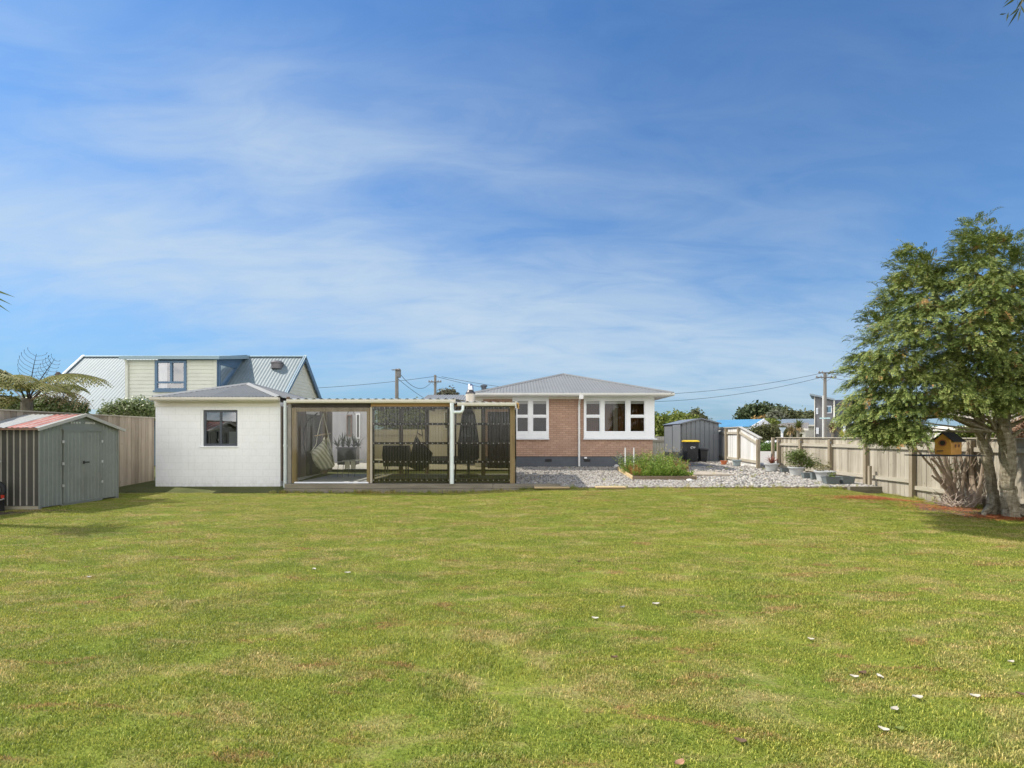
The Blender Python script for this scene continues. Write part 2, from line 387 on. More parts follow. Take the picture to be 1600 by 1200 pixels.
def grassmat(name,blade):
    m,nt=newmat(name); g=N(nt,'ShaderNodeNewGeometry'); P_=g.outputs['Position']
    flat=mapping(nt,P_,(1,1,0))
    tone=noise(nt,mapping(nt,flat,(.6,1.3,1),(0,0,.25)),1.3,8,.68,.5)
    tone=mth(nt,'ADD',mth(nt,'MULTIPLY',tone,.62),mth(nt,'MULTIPLY',noise(nt,mapping(nt,flat,(1,1.5,1)),6.5,6,.7,.4),.38))
    patch=noise(nt,mapping(nt,flat,(.8,1.7,1),(0,0,.3),(5,2,0)),1.7,7,.7,.6)
    scar=noise(nt,mapping(nt,flat,(.75,2.6,1),(0,0,.35),(1,7,0)),1.3,8,.72,.8)
    c=ramp(nt,tone,[(.27,(.17,.245,.04)),(.44,(.275,.33,.052)),(.60,(.37,.38,.068)),(.78,(.45,.395,.095))]).outputs[0]
    pf=ramp(nt,patch,[(.48,(0,0,0)),(.64,(1,1,1))]).outputs[0]
    c=mixc(nt,mth(nt,'MULTIPLY',pf,.7),c,(.54,.42,.19))
    sf=ramp(nt,scar,[(.57,(0,0,0)),(.65,(1,1,1))]).outputs[0]
    c=mixc(nt,mth(nt,'MULTIPLY',sf,.8),c,(.42,.25,.11))
    fine=noise(nt,flat,55 if not blade else 30,3,.7)
    if blade:
        isl=g.outputs['Random Per Island']
        ob=N(nt,'ShaderNodeObjectInfo').outputs['Random']
        rr=mth(nt,'FRACT',mth(nt,'ADD',isl,ob))
        c=mixc(nt,1.0,c,ramp(nt,rr,[(0,(.38,.48,.34)),(.5,(.95,.97,.95)),(.8,(1.35,1.3,1.25)),(1,(2.3,1.95,2.4))]).outputs[0],'MULTIPLY')
        finish(nt,c,.5,0,None,spec=.35,transl=.3)
    else:
        c=mixc(nt,1.0,c,ramp(nt,fine,[(.3,(.35,.4,.32)),(.55,(.7,.72,.68)),(.75,(1.0,1.0,.95))]).outputs[0],'MULTIPLY')
        finish(nt,c,.9,0,fine,.9,.02,.1)
    return m
def soilmat(name,c1,c2,c3,sc=8,bd=.02):
    m,nt=newmat(name); P_=pos(nt); n=noise(nt,P_,sc,8,.7); n2=noise(nt,P_,.6,3)
    r=ramp(nt,mth(nt,'ADD',mth(nt,'MULTIPLY',n,.7),mth(nt,'MULTIPLY',n2,.3)),[(.35,c1),(.5,c2),(.68,c3)]).outputs[0]
    finish(nt,r,.95,0,n,.8,bd,.1); return m
LAWN=grassmat('lawn turf',False); BLADE=grassmat('grass blades',True)
far=[-1500,-500,-150,-60,-30,-16]+lin(-14,14,29)+[18,24,30,38,50,80,150,500,1500]
fy=[-60,-20,-6]+lin(-4,28,33)+lin(29,48,20)+[52,60,80,120,250,600,2000,4000]
sheet('ground',far,fy,lambda x,y:G(x,y)-.07,soilmat('earth',(.06,.07,.025),(.10,.11,.04),(.16,.15,.07),.8))
def lz(x,y): return lawn_z(x,y)
LX0,LX1=-13.5,10.42
sheet('lawn',lin(LX0,LX1,72),lin(-5,14.46,60),lz,LAWN)
grav=soilmat('gravel bed',(.16,.15,.13),(.26,.24,.21),(.36,.34,.30),14)
sheet('gravel_yard',lin(.1,10.42,30),lin(14.52,27.9,40),yard_z,grav)
sheet('courtyard_ground',lin(-11.4,.1,20),lin(19.2,27.9,12),yard_z,M('courtyard concrete',(.42,.39,.33),.9,.2,2))
sheet('road',lin(-60,90,16),lin(46.2,53,6),lambda x,y:G(x,y)+.004,M('asphalt',(.06,.06,.06),.9,.2,2))
sheet('driveway',lin(10.6,30,12),lin(19.0,41.5,20),lambda x,y:G(x,y)+.006,M('driveway concrete',(.40,.37,.32),.9,.15,1.5))

def scatter(name,pts,scl,rot,pick,srcs,label,cat,kind='stuff'):
    """points carrying instances of small source meshes: uncountable ground cover"""
    me=bpy.data.meshes.new(name); me.vertices.add(len(pts)); me.vertices.foreach_set('co',np.asarray(pts,np.float32).ravel())
    for nm,a,ty in (('sc',scl,'FLOAT'),('rz',rot,'FLOAT'),('pk',pick,'INT')):
        at=me.attributes.new(nm,ty,'POINT'); at.data.foreach_set('value',np.asarray(a,np.float32 if ty=='FLOAT' else np.int32))
    o=bpy.data.objects.new(name,me); COL.objects.link(o)
    ng=bpy.data.node_groups.new(name,'GeometryNodeTree')
    ng.interface.new_socket('Geometry',in_out='INPUT',socket_type='NodeSocketGeometry'); ng.interface.new_socket('Geometry',in_out='OUTPUT',socket_type='NodeSocketGeometry')
    gi=ng.nodes.new('NodeGroupInput'); go=ng.nodes.new('NodeGroupOutput')
    ip=ng.nodes.new('GeometryNodeInstanceOnPoints'); jn=ng.nodes.new('GeometryNodeJoinGeometry')
    m2p=ng.nodes.new('GeometryNodeMeshToPoints')
    ng.links.new(gi.outputs[0],m2p.inputs[0]); ng.links.new(m2p.outputs[0],ip.inputs['Points'])
    for s_ in reversed(srcs):
        oi=ng.nodes.new('GeometryNodeObjectInfo'); oi.inputs['Object'].default_value=s_; oi.inputs['As Instance'].default_value=True
        ng.links.new(oi.outputs['Geometry'],jn.inputs[0])
    ng.links.new(jn.outputs[0],ip.inputs['Instance']); ip.inputs['Pick Instance'].default_value=True
    def att(nm,ty):
        a=ng.nodes.new('GeometryNodeInputNamedAttribute'); a.data_type=ty; a.inputs[0].default_value=nm; return a.outputs[0]
    ng.links.new(att('pk','INT'),ip.inputs['Instance Index'])
    cx=ng.nodes.new('ShaderNodeCombineXYZ'); ng.links.new(att('rz','FLOAT'),cx.inputs[2])
    e2=ng.nodes.new('FunctionNodeEulerToRotation'); ng.links.new(cx.outputs[0],e2.inputs[0]); ng.links.new(e2.outputs[0],ip.inputs['Rotation'])
    ng.links.new(att('sc','FLOAT'),ip.inputs['Scale'])
    ng.links.new(ip.outputs[0],go.inputs[0])
    md=o.modifiers.new('scatter','NODES'); md.node_group=ng
    tag(o,label,cat,None,kind); return o
def src(name,V,Fc,mat,smooth=False):
    me=bpy.data.meshes.new(name); me.from_pydata(V,[],Fc); me.materials.append(mat)
    if smooth: me.polygons.foreach_set('use_smooth',[True]*len(me.polygons))
    return bpy.data.objects.new(name,me)
def tuft(k,nb,R,h):
    r=random.Random(k); V=[];Fc=[]
    for _ in range(nb):
        a=r.random()*6.283; q=R*math.sqrt(r.random()); x,y=q*math.cos(a),q*math.sin(a)
        t=r.random()*6.283; hh=h*(.45+.8*r.random()); ln=hh*(.2+.9*r.random()); w=.0013+.0015*r.random()
        dx,dy=math.cos(t),math.sin(t); px,py=-dy*w,dx*w; o=len(V)
        V+=[(x-px,y-py,-.006),(x+px,y+py,-.006),(x+dx*ln*.35-px*.8,y+dy*ln*.35-py*.8,hh*.62),(x+dx*ln*.35+px*.8,y+dy*ln*.35+py*.8,hh*.62),(x+dx*ln,y+dy*ln,hh)]
        Fc+=[(o,o+1,o+3,o+2),(o+2,o+3,o+4)]
    return src('turf tuft',V,Fc,BLADE)
tufts=[tuft(k,430,.2,.016) for k in range(4)]+[tuft(9,300,.17,.025)]
def frustum_pts(n,y0,y1,x0,x1,dens):
    P_=rng.random((n,2))*np.array([x1-x0,y1-y0])+np.array([x0,y0]); return P_
A=(LX1+12.5)*(14.42-1.4); n=int(A*42)
P_=frustum_pts(n,1.4,14.42,-12.5,LX1,42)
P_=P_[(np.abs(P_[:,0])<P_[:,1]*1.06+.6)]
bare=lambda x,y: (((x-10.2)/1.5)**2+((y-10.9)/1.3)**2<1) or (x<-10.2 and 10.2<y<13.5) or (x>9.2 and 11.2<y<13.2)
keep=[]; 
for x,y in P_: keep.append(not bare(x,y) or rng.random()<.12)
P_=P_[np.array(keep)]
pts=[(x,y,lawn_z(x,y)) for x,y in P_]
k=len(pts); lush=np.array([math.sin(x*1.3+2)*math.cos(y*1.7)+.5*math.sin(3.1*x+y*2.3) for x,y in P_])
pk=np.where(lush+rng.normal(size=k)*.3>.75,4,rng.integers(0,4,k))
fall=np.clip(1.0,0,1)
scatter('lawn_grass',pts,.75+.5*rng.random(k),rng.random(k)*6.283,pk,tufts,'short mown green lawn grass with yellow and brown dry patches','grass')
# long uncut grass along edges
tall=[tuft(20,60,.08,.09),tuft(21,45,.06,.13)]
e=[]
for _ in range(900):
    q=rng.random()
    if q<.30: x,y=-11.5+.1*rng.random(),7+8*rng.random()
    elif q<.45: x,y=-10.6+3.8*rng.random(),15.12-.06*rng.random()
    elif q<.7: x,y=-6.8+6.8*rng.random(),14.42-.05*rng.random()
    elif q<.85: x,y=9.6*rng.random(),14.44-.05*rng.random()
    else: x,y=10.34-.1*rng.random(),4+10*rng.random()
    e.append((x,y,lawn_z(x,y)))
k=len(e); scatter('edge_grass',e,.4+.7*rng.random(k)**2,rng.random(k)*6.283,rng.integers(0,2,k),tall,'longer untrimmed grass along the fences and walls','grass')
# weeds coming up through the gravel
e=[]
for _ in range(90):
    x,y=(5.6+2.6*rng.random(),16.5+6*rng.random()) if rng.random()<.5 else (.3+9.8*rng.random(),14.56+.5*rng.random()**2+ (6*rng.random() if rng.random()<.25 else 0))
    e.append((x,y,yard_z(x,y)))
k=len(e); scatter('gravel_weeds',e,.35+.7*rng.random(k),rng.random(k)*6.283,rng.integers(0,2,k),tall,'small weeds coming up through the gravel','weeds')
# gravel stones
def stone(k):
    import bmesh
    bm=bmesh.new(); bmesh.ops.create_icosphere(bm,subdivisions=2,radius=1); r=random.Random(k)
    sx,sy,sz=1,.7+.2*r.random(),.45+.2*r.random(); ph=[r.random()*6 for _ in range(6)]
    for v in bm.verts:
        c=v.co; q=1+.12*math.sin(3*c.x+ph[0])+.1*math.sin(4*c.y+ph[1])+.08*math.sin(5*c.z+ph[2]); v.co=Vector((c.x*sx*q,c.y*sy*q,c.z*sz*q))
    V=[tuple(v.co) for v in bm.verts]; Fc=[tuple(v.index for v in f.verts) for f in bm.faces]; bm.free()
    m=_mc.get('stone')
    if not m:
        m,nt=newmat('river stone'); ob=N(nt,'ShaderNodeObjectInfo').outputs['Random']
        c=ramp(nt,ob,[(0,(.13,.12,.11)),(.2,(.26,.24,.21)),(.5,(.38,.36,.32)),(.8,(.50,.47,.42)),(1,(.38,.31,.23))]).outputs[0]
        c=mixc(nt,1.0,c,ramp(nt,noise(nt,pos(nt),60,4),[(.3,(.8,.8,.8)),(.7,(1.1,1.1,1.1))]).outputs[0],'MULTIPLY')
        finish(nt,c,.75,0,None,spec=.3); _mc['stone']=m
    return src('river stone',V,Fc,m,True)
stones=[stone(k) for k in range(4)]
def bed(x,y): return 3.85<x<5.85 and 16.1<y<19.3
g=[];sc=[]
for _ in range(52000):
    y=14.54+13.2*rng.random()**1.5; x=.12+10.25*rng.random()
    if bed(x,y): continue
    if 5.6<x<8.1 and 20.2<y<23.5: continue
    if 5.9<x<7.4 and 16.9<y<18.6 and rng.random()<.8: continue
    s_=.016+.022*rng.random()**2
    if x>6 and y<19: s_*=1.0+1.1*rng.random()**3
    g.append((x,y,yard_z(x,y)+s_*.3)); sc.append(s_)
for _ in range(5000):
    x,y=8.2+2.1*rng.random(),14.55+2.2*rng.random()
    hz=.035*math.exp(-((x-8.6)**2+(y-15.6)**2)/.8)
    s_=.02+.022*rng.random(); g.append((x,y,yard_z(x,y)+hz*rng.random()+s_*.3)); sc.append(s_)
k=len(g); scatter('gravel',g,sc,rng.random(k)*6.283,rng.integers(0,4,k),stones,'pale grey and white river stones covering the yard beside the brick house','gravel')
# needle litter and soil patches under the conifer
def patch(name,cx,cy,rx,ry,mat,lift=.008,n=40,label=None,cat=None,kind='stuff',seed=1):
    r=random.Random(seed); m=MB(); rings=6; V=[(cx,cy,G(cx,cy)+lift)]
    rad=[1+.28*math.sin(2*math.pi*i/n*3+seed)+.22*r.random() for i in range(n)]
    for k_ in range(1,rings+1):
        for i in range(n):
            a=2*math.pi*i/n; q=k_/rings*rad[i]; x=cx+rx*q*math.cos(a); y=cy+ry*q*math.sin(a)
            V.append((x,y,G(x,y)+lift-(.012 if k_==rings else 0)))
    Fc=[(0,1+i,1+(i+1)%n) for i in range(n)]
    for k_ in range(rings-1):
        for i in range(n):
            a=1+k_*n+i; b=1+k_*n+(i+1)%n; Fc.append((a,b,b+n,a+n))
    m.add(V,Fc); o=m.build(name,mat,None,True)
    if label: tag(o,label,cat,None,kind)
    else: o['kind']=kind
    return o
soil=soilmat('bare dirt',(.07,.05,.03),(.13,.10,.065),(.24,.20,.15),12)
patch('bare_soil',9.75,10.9,1.15,.95,soil,.006,label='bare grey brown dirt under the conifer',cat='soil',seed=3)
patch('bare_soil',-10.9,10.75,1.1,.5,soil,.007,label='dark dirt strip in front of the garden shed',cat='soil',seed=5)
needle=leafmat('dry needles',(.26,.07,.025),(.42,.13,.045),(.55,.25,.10),.8,0,3)
def litter(name,spots,n,label,l=.05,w=.006,mat=None):
    C=[]
    for cx,cy,rx,ry,k_ in spots:
        q=rng.normal(size=(int(n*k_),2))*.45; C+= [(cx+a*rx,cy+b*ry) for a,b in q]
    C=np.array([(x,y,G(x,y)+.012+.02*rng.random()) for x,y in C if x<10.4])
    m=len(C); a=rng.random(m)*6.283; D=np.stack([np.cos(a),np.sin(a),.25*rng.normal(size=m)],1); D=unit(D); U=unit(np.cross(D,np.array([0,0,1])+.2*rng.normal(size=(m,3))))
    V,q=leafquads(C,D,U,l*(.5+rng.random(m)),w*(.6+.8*rng.random(m)))
    o=npmesh(name,V,q,mat or needle); tag(o,label,'leaf litter',None,'stuff')
litter('needle_litter',[(8.9,12.5,1.1,.4,.42),(9.8,10.0,1.0,.4,.40),(9.4,11.2,1.1,.8,.18)],21000,'rust orange dead conifer needles on the ground by the fence and trunks')
# paving bits in the yard
m=MB(); m.quad((5.7,20.3,.416),(8.6,20.3,.416),(7.7,23.4,.416),(5.5,23.4,.416)); o=m.build('path',M('dark mat',(.14,.14,.145),.9,.25,5)); o['kind']='structure'
m=MB(); m.box(5.95,7.35,17.0,18.5,.22,.345); o=m.build('path',M('concrete slab',(.42,.36,.28),.9,.2,3),bevel=.01); o['kind']='structure'
# ================================================================ materials for buildings
WHITE=M('white paint',(.88,.89,.90),.45,.05,1.5,bump=.08)
CREAM=M('cream paint',(.78,.74,.64),.5,.06,1.5,bump=.08)
GUT=M('gutter cream',(.66,.62,.52),.4,.06,2,bump=.05)
PIPE=M('pvc pipe',(.74,.80,.77),.35,.05,2,bump=.04)
BRICK=brickmat('brick wall',(.54,.36,.265),(.45,.285,.205),(.31,.205,.155),.235,.0815,.008)
BASE=M('grey foundation',(.105,.115,.13),.7,.15,2,bump=.2)
BLOCK=brickmat('painted block',(.90,.90,.90),(.885,.885,.88),(.78,.78,.76),.40,.205,.005,.6,.25,.003,stain=.05,mot=.3,splash=.4)
ROOFG=M('grey roof steel',(.20,.205,.20),.55,.10,.9,metal=0,bump=.03,stretch=(1,1,1),dirt=((.25,.23,.20),.4))
ROOFL=M('pale roof steel',(.38,.40,.39),.5,.10,.9,metal=0,bump=.03,dirt=((.3,.28,.24),.35))
ROOFB=M('blue grey roof steel',(.15,.195,.21),.6,.12,.7,metal=0,bump=.03,dirt=((.21,.25,.26),.4))
DARKFR=M('charcoal aluminium',(.075,.085,.10),.4,.06,2,bump=0)
GLASS=glassmat('window glass',(.66,.66,.62),.03)
ROOM=M('room interior',(.32,.17,.07),.9,.3,1)
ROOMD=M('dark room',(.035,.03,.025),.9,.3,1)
CURT=M('curtain',(.40,.36,.30),.9,.12,6,stretch=(6,6,.4),bump=0)
TIMB=wood('new timber',(.15,.105,.05),(.26,.19,.09),(.37,.28,.14),.7,axis='z')
TIMBX=wood('new timber beam',(.30,.17,.06),(.46,.28,.11),(.56,.38,.18),.7,axis='x')
SLEEP=wood('weathered sleeper',(.13,.115,.085),(.24,.215,.165),(.36,.33,.26),.85,axis='x')
PINE=wood('pale board',(.42,.30,.15),(.58,.44,.24),(.68,.56,.36),.75,axis='x')
FENCE=wood('weathered fence',(.20,.17,.125),(.37,.33,.255),(.54,.49,.40),.85)
FENCEX=wood('weathered rail',(.24,.21,.155),(.40,.36,.28),(.54,.50,.41),.85,axis='y')
FENCEP=wood('fence post',(.19,.15,.10),(.32,.27,.19),(.46,.40,.30),.85)
def pipe_mat(): return PIPE
def gutter(mb,a,b,w=.12,h=.1):
    h*=.9
    """quarter-box gutter from a to b along x at front"""
    (x0,y,z)=a; x1=b[0]
    mb.prism([(x0,y,z),(x0,y-w*.85,z+.01),(x0,y-w,z+h*.45),(x0,y-w,z+h),(x0,y-w+.012,z+h),(x0,y-w+.012,z+h*.5),(x0,y-w*.8,z+.022),(x0,y-.01,z+.012),(x0,y-.01,z+h),(x0,y,z+h)],x1-x0,0,0)
def ridgecap(mb,a,b,r=.07):
    a=Vector(a); b=Vector(b); d=(b-a).normalized(); s_=d.cross(Vector((0,0,1))).normalized()*r*1.6
    mb.prism([tuple(a-s_-Vector((0,0,r*.45))),tuple(a+Vector((0,0,r*.35))),tuple(a+s_-Vector((0,0,r*.45))),tuple(a+s_*.95-Vector((0,0,r*.62))),tuple(a+Vector((0,0,r*.12))),tuple(a-s_*.95-Vector((0,0,r*.62)))],*(b-a))
# window facing -y: sashes as frames with panes. cells (xa,xb,za,zb)
def window(parent,x0,x1,z0,z1,y,cells,fm,gm=GLASS,depth=.06,glassin=.03,name='window',label=None,sash=.0):
    f=MB().wall(x0,x1,z0,z1,y,depth,cells).build(name,fm,parent)
    if label: f['label']=label
    p=MB()
    for a,b,c,d in cells: p.quad((a,y+glassin,c),(b,y+glassin,c),(b,y+glassin,d),(a,y+glassin,d))
    p.build('pane',gm,f); return f
def hipcorr(parent,name,x0,x1,y0,y1,z,rise,mat,pitch=.1,amp=.010,cap=True,faces='fblr'):
    """hip roof; ridge along the longer side"""
    w=x1-x0; d=y1-y0; m=MB()
    if d>=w:
        A=(x0+w/2,y0+w/2,z+rise); B=(x0+w/2,y1-w/2,z+rise)
        def frt(t): 
            k=min(t,1-t)*2; return (x0+w*t,y0+w/2*k,z+rise*k)
        def bck(t):
            k=min(t,1-t)*2; return (x0+w*t,y1-w/2*k,z+rise*k)
        def side(t,xe):
            y=y0+d*t; k=min(1,(y-y0)/(w/2),(y1-y)/(w/2)); return (xe+(x0+w/2-xe)*k,y,z+rise*k)
        lf=lambda t:side(t,x0); rt=lambda t:side(t,x1)
    else:
        A=(x0+d/2,y0+d/2,z+rise); B=(x1-d/2,y0+d/2,z+rise)
        def fb(t,ye):
            x=x0+w*t; k=min(1,(x-x0)/(d/2),(x1-x)/(d/2)); return (x,ye+(y0+d/2-ye)*k,z+rise*k)
        frt=lambda t:fb(t,y0); bck=lambda t:fb(t,y1)
        def sd_(t,xe,s_):
            k=min(t,1-t)*2; return (xe+s_*d/2*k,y0+d*t,z+rise*k)
        lf=lambda t:sd_(t,x0,1); rt=lambda t:sd_(t,x1,-1)
    m.corr((x0,y0,z),(x1,y0,z),frt,pitch,amp); m.corr((x0,y1,z),(x1,y1,z),bck,pitch,amp)
    m.corr((x0,y0,z),(x0,y1,z),lf,pitch,amp); m.corr((x1,y0,z),(x1,y1,z),rt,pitch,amp)
    r=m.build(name,mat,parent,True)
    if cap:
        c=MB()
        for cx,cy,e in ((x0,y0,A),(x1,y0,A if d>=w else B),(x0,y1,B if d>=w else A),(x1,y1,B)): ridgecap(c,(cx,cy,z+.02),(e[0],e[1],e[2]+.02))
        if abs(d-w)>.05: ridgecap(c,(A[0],A[1],A[2]+.02),(B[0],B[1],B[2]+.02))
        c.build('ridge_cap',mat,r)
    return r

# ================================================================ brick house
HYF=20.0
hx0,hx1=X(742,HYF),X(1020,HYF)   # front wall
hz0=.42; zso=Z(620,HYF)
H=thing('brick_house','single storey pink brick house with white framed windows and grey hipped iron roof','house',(2.2,25,.4))
zb=Z(713,HYF); xr=X(755,HYF)
w1=(X(800.6,HYF),X(857.4,HYF)); w2=(X(912,HYF),X(1018,HYF)); zs=Z(685.5,HYF)
m=MB(); m.wall(xr,hx1,zb,zso,HYF,.22,[(w1[0]+.03,w1[1]-.03,zs+.03,zso-.05),(w2[0]+.03,w2[1]-.04,zs+.03,zso-.05)])
m.wall(HYF+.22,33,zb,zso,hx1-.22,.22,(),flip=1); 
m.quad((xr,HYF+.2,zb),(xr,32,zb),(xr,32,zso),(xr,HYF+.2,zso)); m.wall(xr,hx1-.22,zb,zso,32.78,.22)
m.build('brick_wall',BRICK,H)
m=MB().box(xr+.03,hx1-.03,HYF+.03,32.97,.2,zb); m.build('foundation',BASE,H)
for px0,px1 in ((852,862),(912.5,922.5)):
    v=MB(); a,b=X(px0,HYF),X(px1,HYF)
    for k in range(4): v.box(a,b,HYF+.005,HYF+.03,Z(721,HYF)+k*.026,Z(721,HYF)+k*.026+.014)
    for k in range(6): v.box(a+(b-a)*k/6,a+(b-a)*k/6+.012,HYF+.0,HYF+.02,Z(721,HYF)-.005,Z(717,HYF)+.005)
    v.build('vent',M('dark vent',(.05,.045,.045),.7,.2,5),H)
MB().box(X(913,HYF),X(917,HYF),HYF-.03,HYF+.03,Z(717,HYF)+.01,Z(714,HYF)).build('meter_box',WHITE,H,bevel=.005)
MB().box(hx0,xr,HYF+.02,HYF+.2,.2,zso).build('panel_wall',CREAM,H)
# soffit and frieze
m=MB(); m.box(hx0-.35,hx1+.6,HYF-.5,33.4,zso,zso+.03)
m.build('soffit',WHITE,H)
MB().box(hx0,w1[0]-.002,HYF-.03,HYF-.002,zso-.09,zso-.002).build('frieze_board',CREAM,H); MB().box(w1[1]+.002,w2[0]-.002,HYF-.03,HYF-.002,zso-.09,zso-.002).build('frieze_board',CREAM,H)
ex0,ex1=X(742,19.4),X(1049,19.4); ey0,ey1=19.42,33.6; ez=Z(614.5,19.4)
MB().box(ex0,ex1,ey0,ey0+.025,zso-.02,ez-.01).box(ex1-.025,ex1,ey0+.027,ey1,zso-.02,ez-.01).box(ex0,ex0+.025,ey0+.027,ey1,zso-.02,ez-.01).build('fascia',WHITE,H)
m=MB(); gutter(m,(ex0-.08,ey0-.003,ez-.09),(ex1+.1,0,0),.11,.11)
for sx in (0,1):
    xe=ex1+.003 if sx else ex0-.113
    m.box(xe,xe+.11,ey0,ey1,ez-.09,ez+.0)
m.build('gutter',M('gutter white',(.70,.69,.64),.4,.05,2,bump=.03),H)
rf=hipcorr(H,'roof',ex0-.06,ex1+.06,ey0-.07,ey1,ez+.01,1.17,ROOFG,.12,.007)
MB().lathe([(.11,-.2),(.11,.1),(.15,.1),(.15,.16),(.02,.2)],(X(756,22),22,Z(608,22)),12).build('roof_vent',DARKFR,H)
# downpipe
xd=X(904.5,HYF); m=MB(); m.tube([(xd,HYF-.06,.44),(xd,HYF-.06,Z(632,HYF)),(xd,HYF-.2,Z(626,HYF)),(xd,ey0-.08,ez-.13),(xd,ey0-.08,ez-.06)],.042,10)
m.box(xd-.08,xd+.08,ey0-.13,ey0-.03,ez-.22,ez-.07)
for z in (.9,1.9,2.7): m.box(xd-.05,xd+.05,HYF-.06,HYF,z,z+.03)
m.build('downpipe',M('pipe white',(.80,.79,.76),.35,.04,3,bump=0),H)
# window blocks
def cells(pxs,pys,Y): return [(X(a,Y),X(b,Y),Z(d,Y),Z(c,Y)) for a,b in pxs for c,d in pys]
yw=HYF-.06
def winblock(x0,x1,cl,flange,rooml):
    f=MB(); f.wall(x0,x1,zs+.015,zso-.002,yw,.09,[(a-.012,b+.012,c-.012,d+.012) for a,b,c,d in cl])
    fr=f.build('window',WHITE,H)
    s_=MB()
    for a,b,c,d in cl:
        s_.wall(a-.009,b+.009,c-.009,d+.009,yw+.02,.035,[(a+.025,b-.025,c+.03,d-.025)])
    s_.build('sash',WHITE,fr)
    p=MB()
    for a,b,c,d in cl: p.quad((a+.02,yw+.045,c+.02),(b-.02,yw+.045,c+.02),(b-.02,yw+.045,d-.02),(a+.02,yw+.045,d-.02))
    p.build('pane',GLASS,fr)
    MB().prism([(x0-.02,yw-.035,zs-.03),(x0-.02,yw-.035,zs),(x0-.02,yw+.03,zs+.013),(x0-.02,yw+.05,zs-.03)],x1-x0+.02+flange,0,0).build('sill',WHITE,fr)
    return fr
c1=cells([(807.5,825.6),(832,854.4)],[(625.6,649.2),(651.8,675)],HYF)
fr1=winblock(w1[0],w1[1],c1,.02,None)
c2=cells([(915,937.6),(984,1007)],[(625.6,649.2),(651.8,675)],HYF)+cells([(943.6,977.6)],[(625.6,675)],HYF)
fr2=winblock(w2[0],hx1+.05,c2,.1,None)
MB().wall(HYF+.03,HYF+2.2,zs+.015,zso-.002,hx1+.05,-.045,[(HYF+.25,HYF+1.0,zs+.2,zso-.12),(HYF+1.1,HYF+2.0,zs+.2,zso-.12)],flip=1).build('corner_panel',WHITE,H)
# rooms behind
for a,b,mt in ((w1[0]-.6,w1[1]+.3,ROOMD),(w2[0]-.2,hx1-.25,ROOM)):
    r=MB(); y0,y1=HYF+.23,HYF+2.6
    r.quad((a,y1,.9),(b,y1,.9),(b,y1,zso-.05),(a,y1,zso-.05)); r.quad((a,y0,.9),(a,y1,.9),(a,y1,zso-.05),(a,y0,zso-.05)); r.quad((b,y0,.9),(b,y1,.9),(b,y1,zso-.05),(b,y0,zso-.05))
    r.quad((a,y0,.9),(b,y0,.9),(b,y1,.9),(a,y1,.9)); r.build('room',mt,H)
for a,b,c,d in c2+c1:
    if d>Z(640,HYF): MB().box(a-.0,b,HYF+.06,HYF+.075,d-.13,d).build('roller_blind',WHITE,H)
cu=MB()
def drape(x0,x1,z0,z1,y,n=24,amp=.025):
    o=len(cu.v)
    for i in range(n+1):
        x=x0+(x1-x0)*i/n; cu.v.append((x,y+amp*math.sin(i*1.9),z0)); cu.v.append((x,y+amp*math.sin(i*1.9),z1))
    for i in range(n): cu.f.append((o+2*i,o+2*i+2,o+2*i+3,o+2*i+1))
drape(X(959,20.3),X(966,20.3),1.6,3.0,20.4,8); cu.build('curtain',CURT,H)
cu=MB(); drape(X(915,20.5),X(937,20.5),1.55,3.0,20.9); drape(X(968,20.5),X(977,20.5),1.55,3.0,20.8,12); drape(X(944,20.5),X(958,20.5),1.55,3.0,20.8,12); drape(X(988,20.8),X(1007,20.8),1.9,3.0,21.2,12)
cu.build('curtain',M('brown curtain',(.34,.16,.06),.9,.3,5,stretch=(8,8,1),bump=0),H)
# west wing with cream boards, seen through the patio screens
wy=22.2; wx0,wx1=X(668,wy),hx0
m=MB(); m.boards(wx0,wx1,.75,2.95,wy,.16,.016); m.quad((wx0,wy,.75),(wx0,30,.75),(wx0,30,2.95),(wx0,wy,2.95)); m.build('weatherboard_wall',CREAM,H)
MB().box(wx0+.03,wx1,wy+.01,30,.25,.75).build('foundation',BASE,H)
a,b=X(694,wy),X(706,wy); window(H,a,b,1.9,2.7,wy-.06,[(a+.05,b-.05,1.96,2.64)],WHITE)
a,b=X(741,wy),X(752,wy); window(H,a,b,1.9,2.75,wy-.06,[(a+.05,b-.05,1.96,2.3),(a+.05,b-.05,2.36,2.69)],WHITE)
m=MB(); m.corr((wx0-.4,wy-.5,3.0),(wx1+.3,wy-.5,3.0),lambda t:(wx0-.4+(wx1+.7-wx0)*t,wy+2.6,3.62),.12,.014); m.build('wing_roof',ROOFG,H,True)
m=MB(); gutter(m,(wx0-.42,wy-.5,2.9),(wx1,0,0),.11,.1); m.build('gutter',GUT,H)

# ================================================================ garage
GY=15.2; gx0,gx1=X(243,GY),X(438,GY)
Gr=thing('garage','white painted concrete block garage with one dark framed window and low hipped roof','garage',(-8.7,17,0))
gw=(X(313.5,GY),X(371,GY),Z(697,GY),Z(640.5,GY))
gzt=2.62
MB().wall(gx0,gx1,-.03,gzt,GY,.2,[(gw[0]-.0,gw[1],gw[2],gw[3])]).wall(GY+.2,18.6,-.03,gzt,gx1-.2,.2,(),flip=1).wall(GY+.2,18.6,-.03,gzt,gx0,.2,(),flip=1).wall(gx0+.2,gx1-.2,-.03,gzt,18.4,.2).build('block_wall',BLOCK,Gr)
x0,x1,z0,z1=gw; xm=(x0+x1)/2; xm=X(343,GY)
wf=window(Gr,x0+.06,x1-.003,z0+.003,z1-.003,GY+.06,[(x0+.12,xm-.03,z0+.07,z1-.07),(xm+.03,x1-.07,z0+.07,z1-.07)],DARKFR,glassmat('garage glass',(.5,.52,.52),.22),.07,.02)
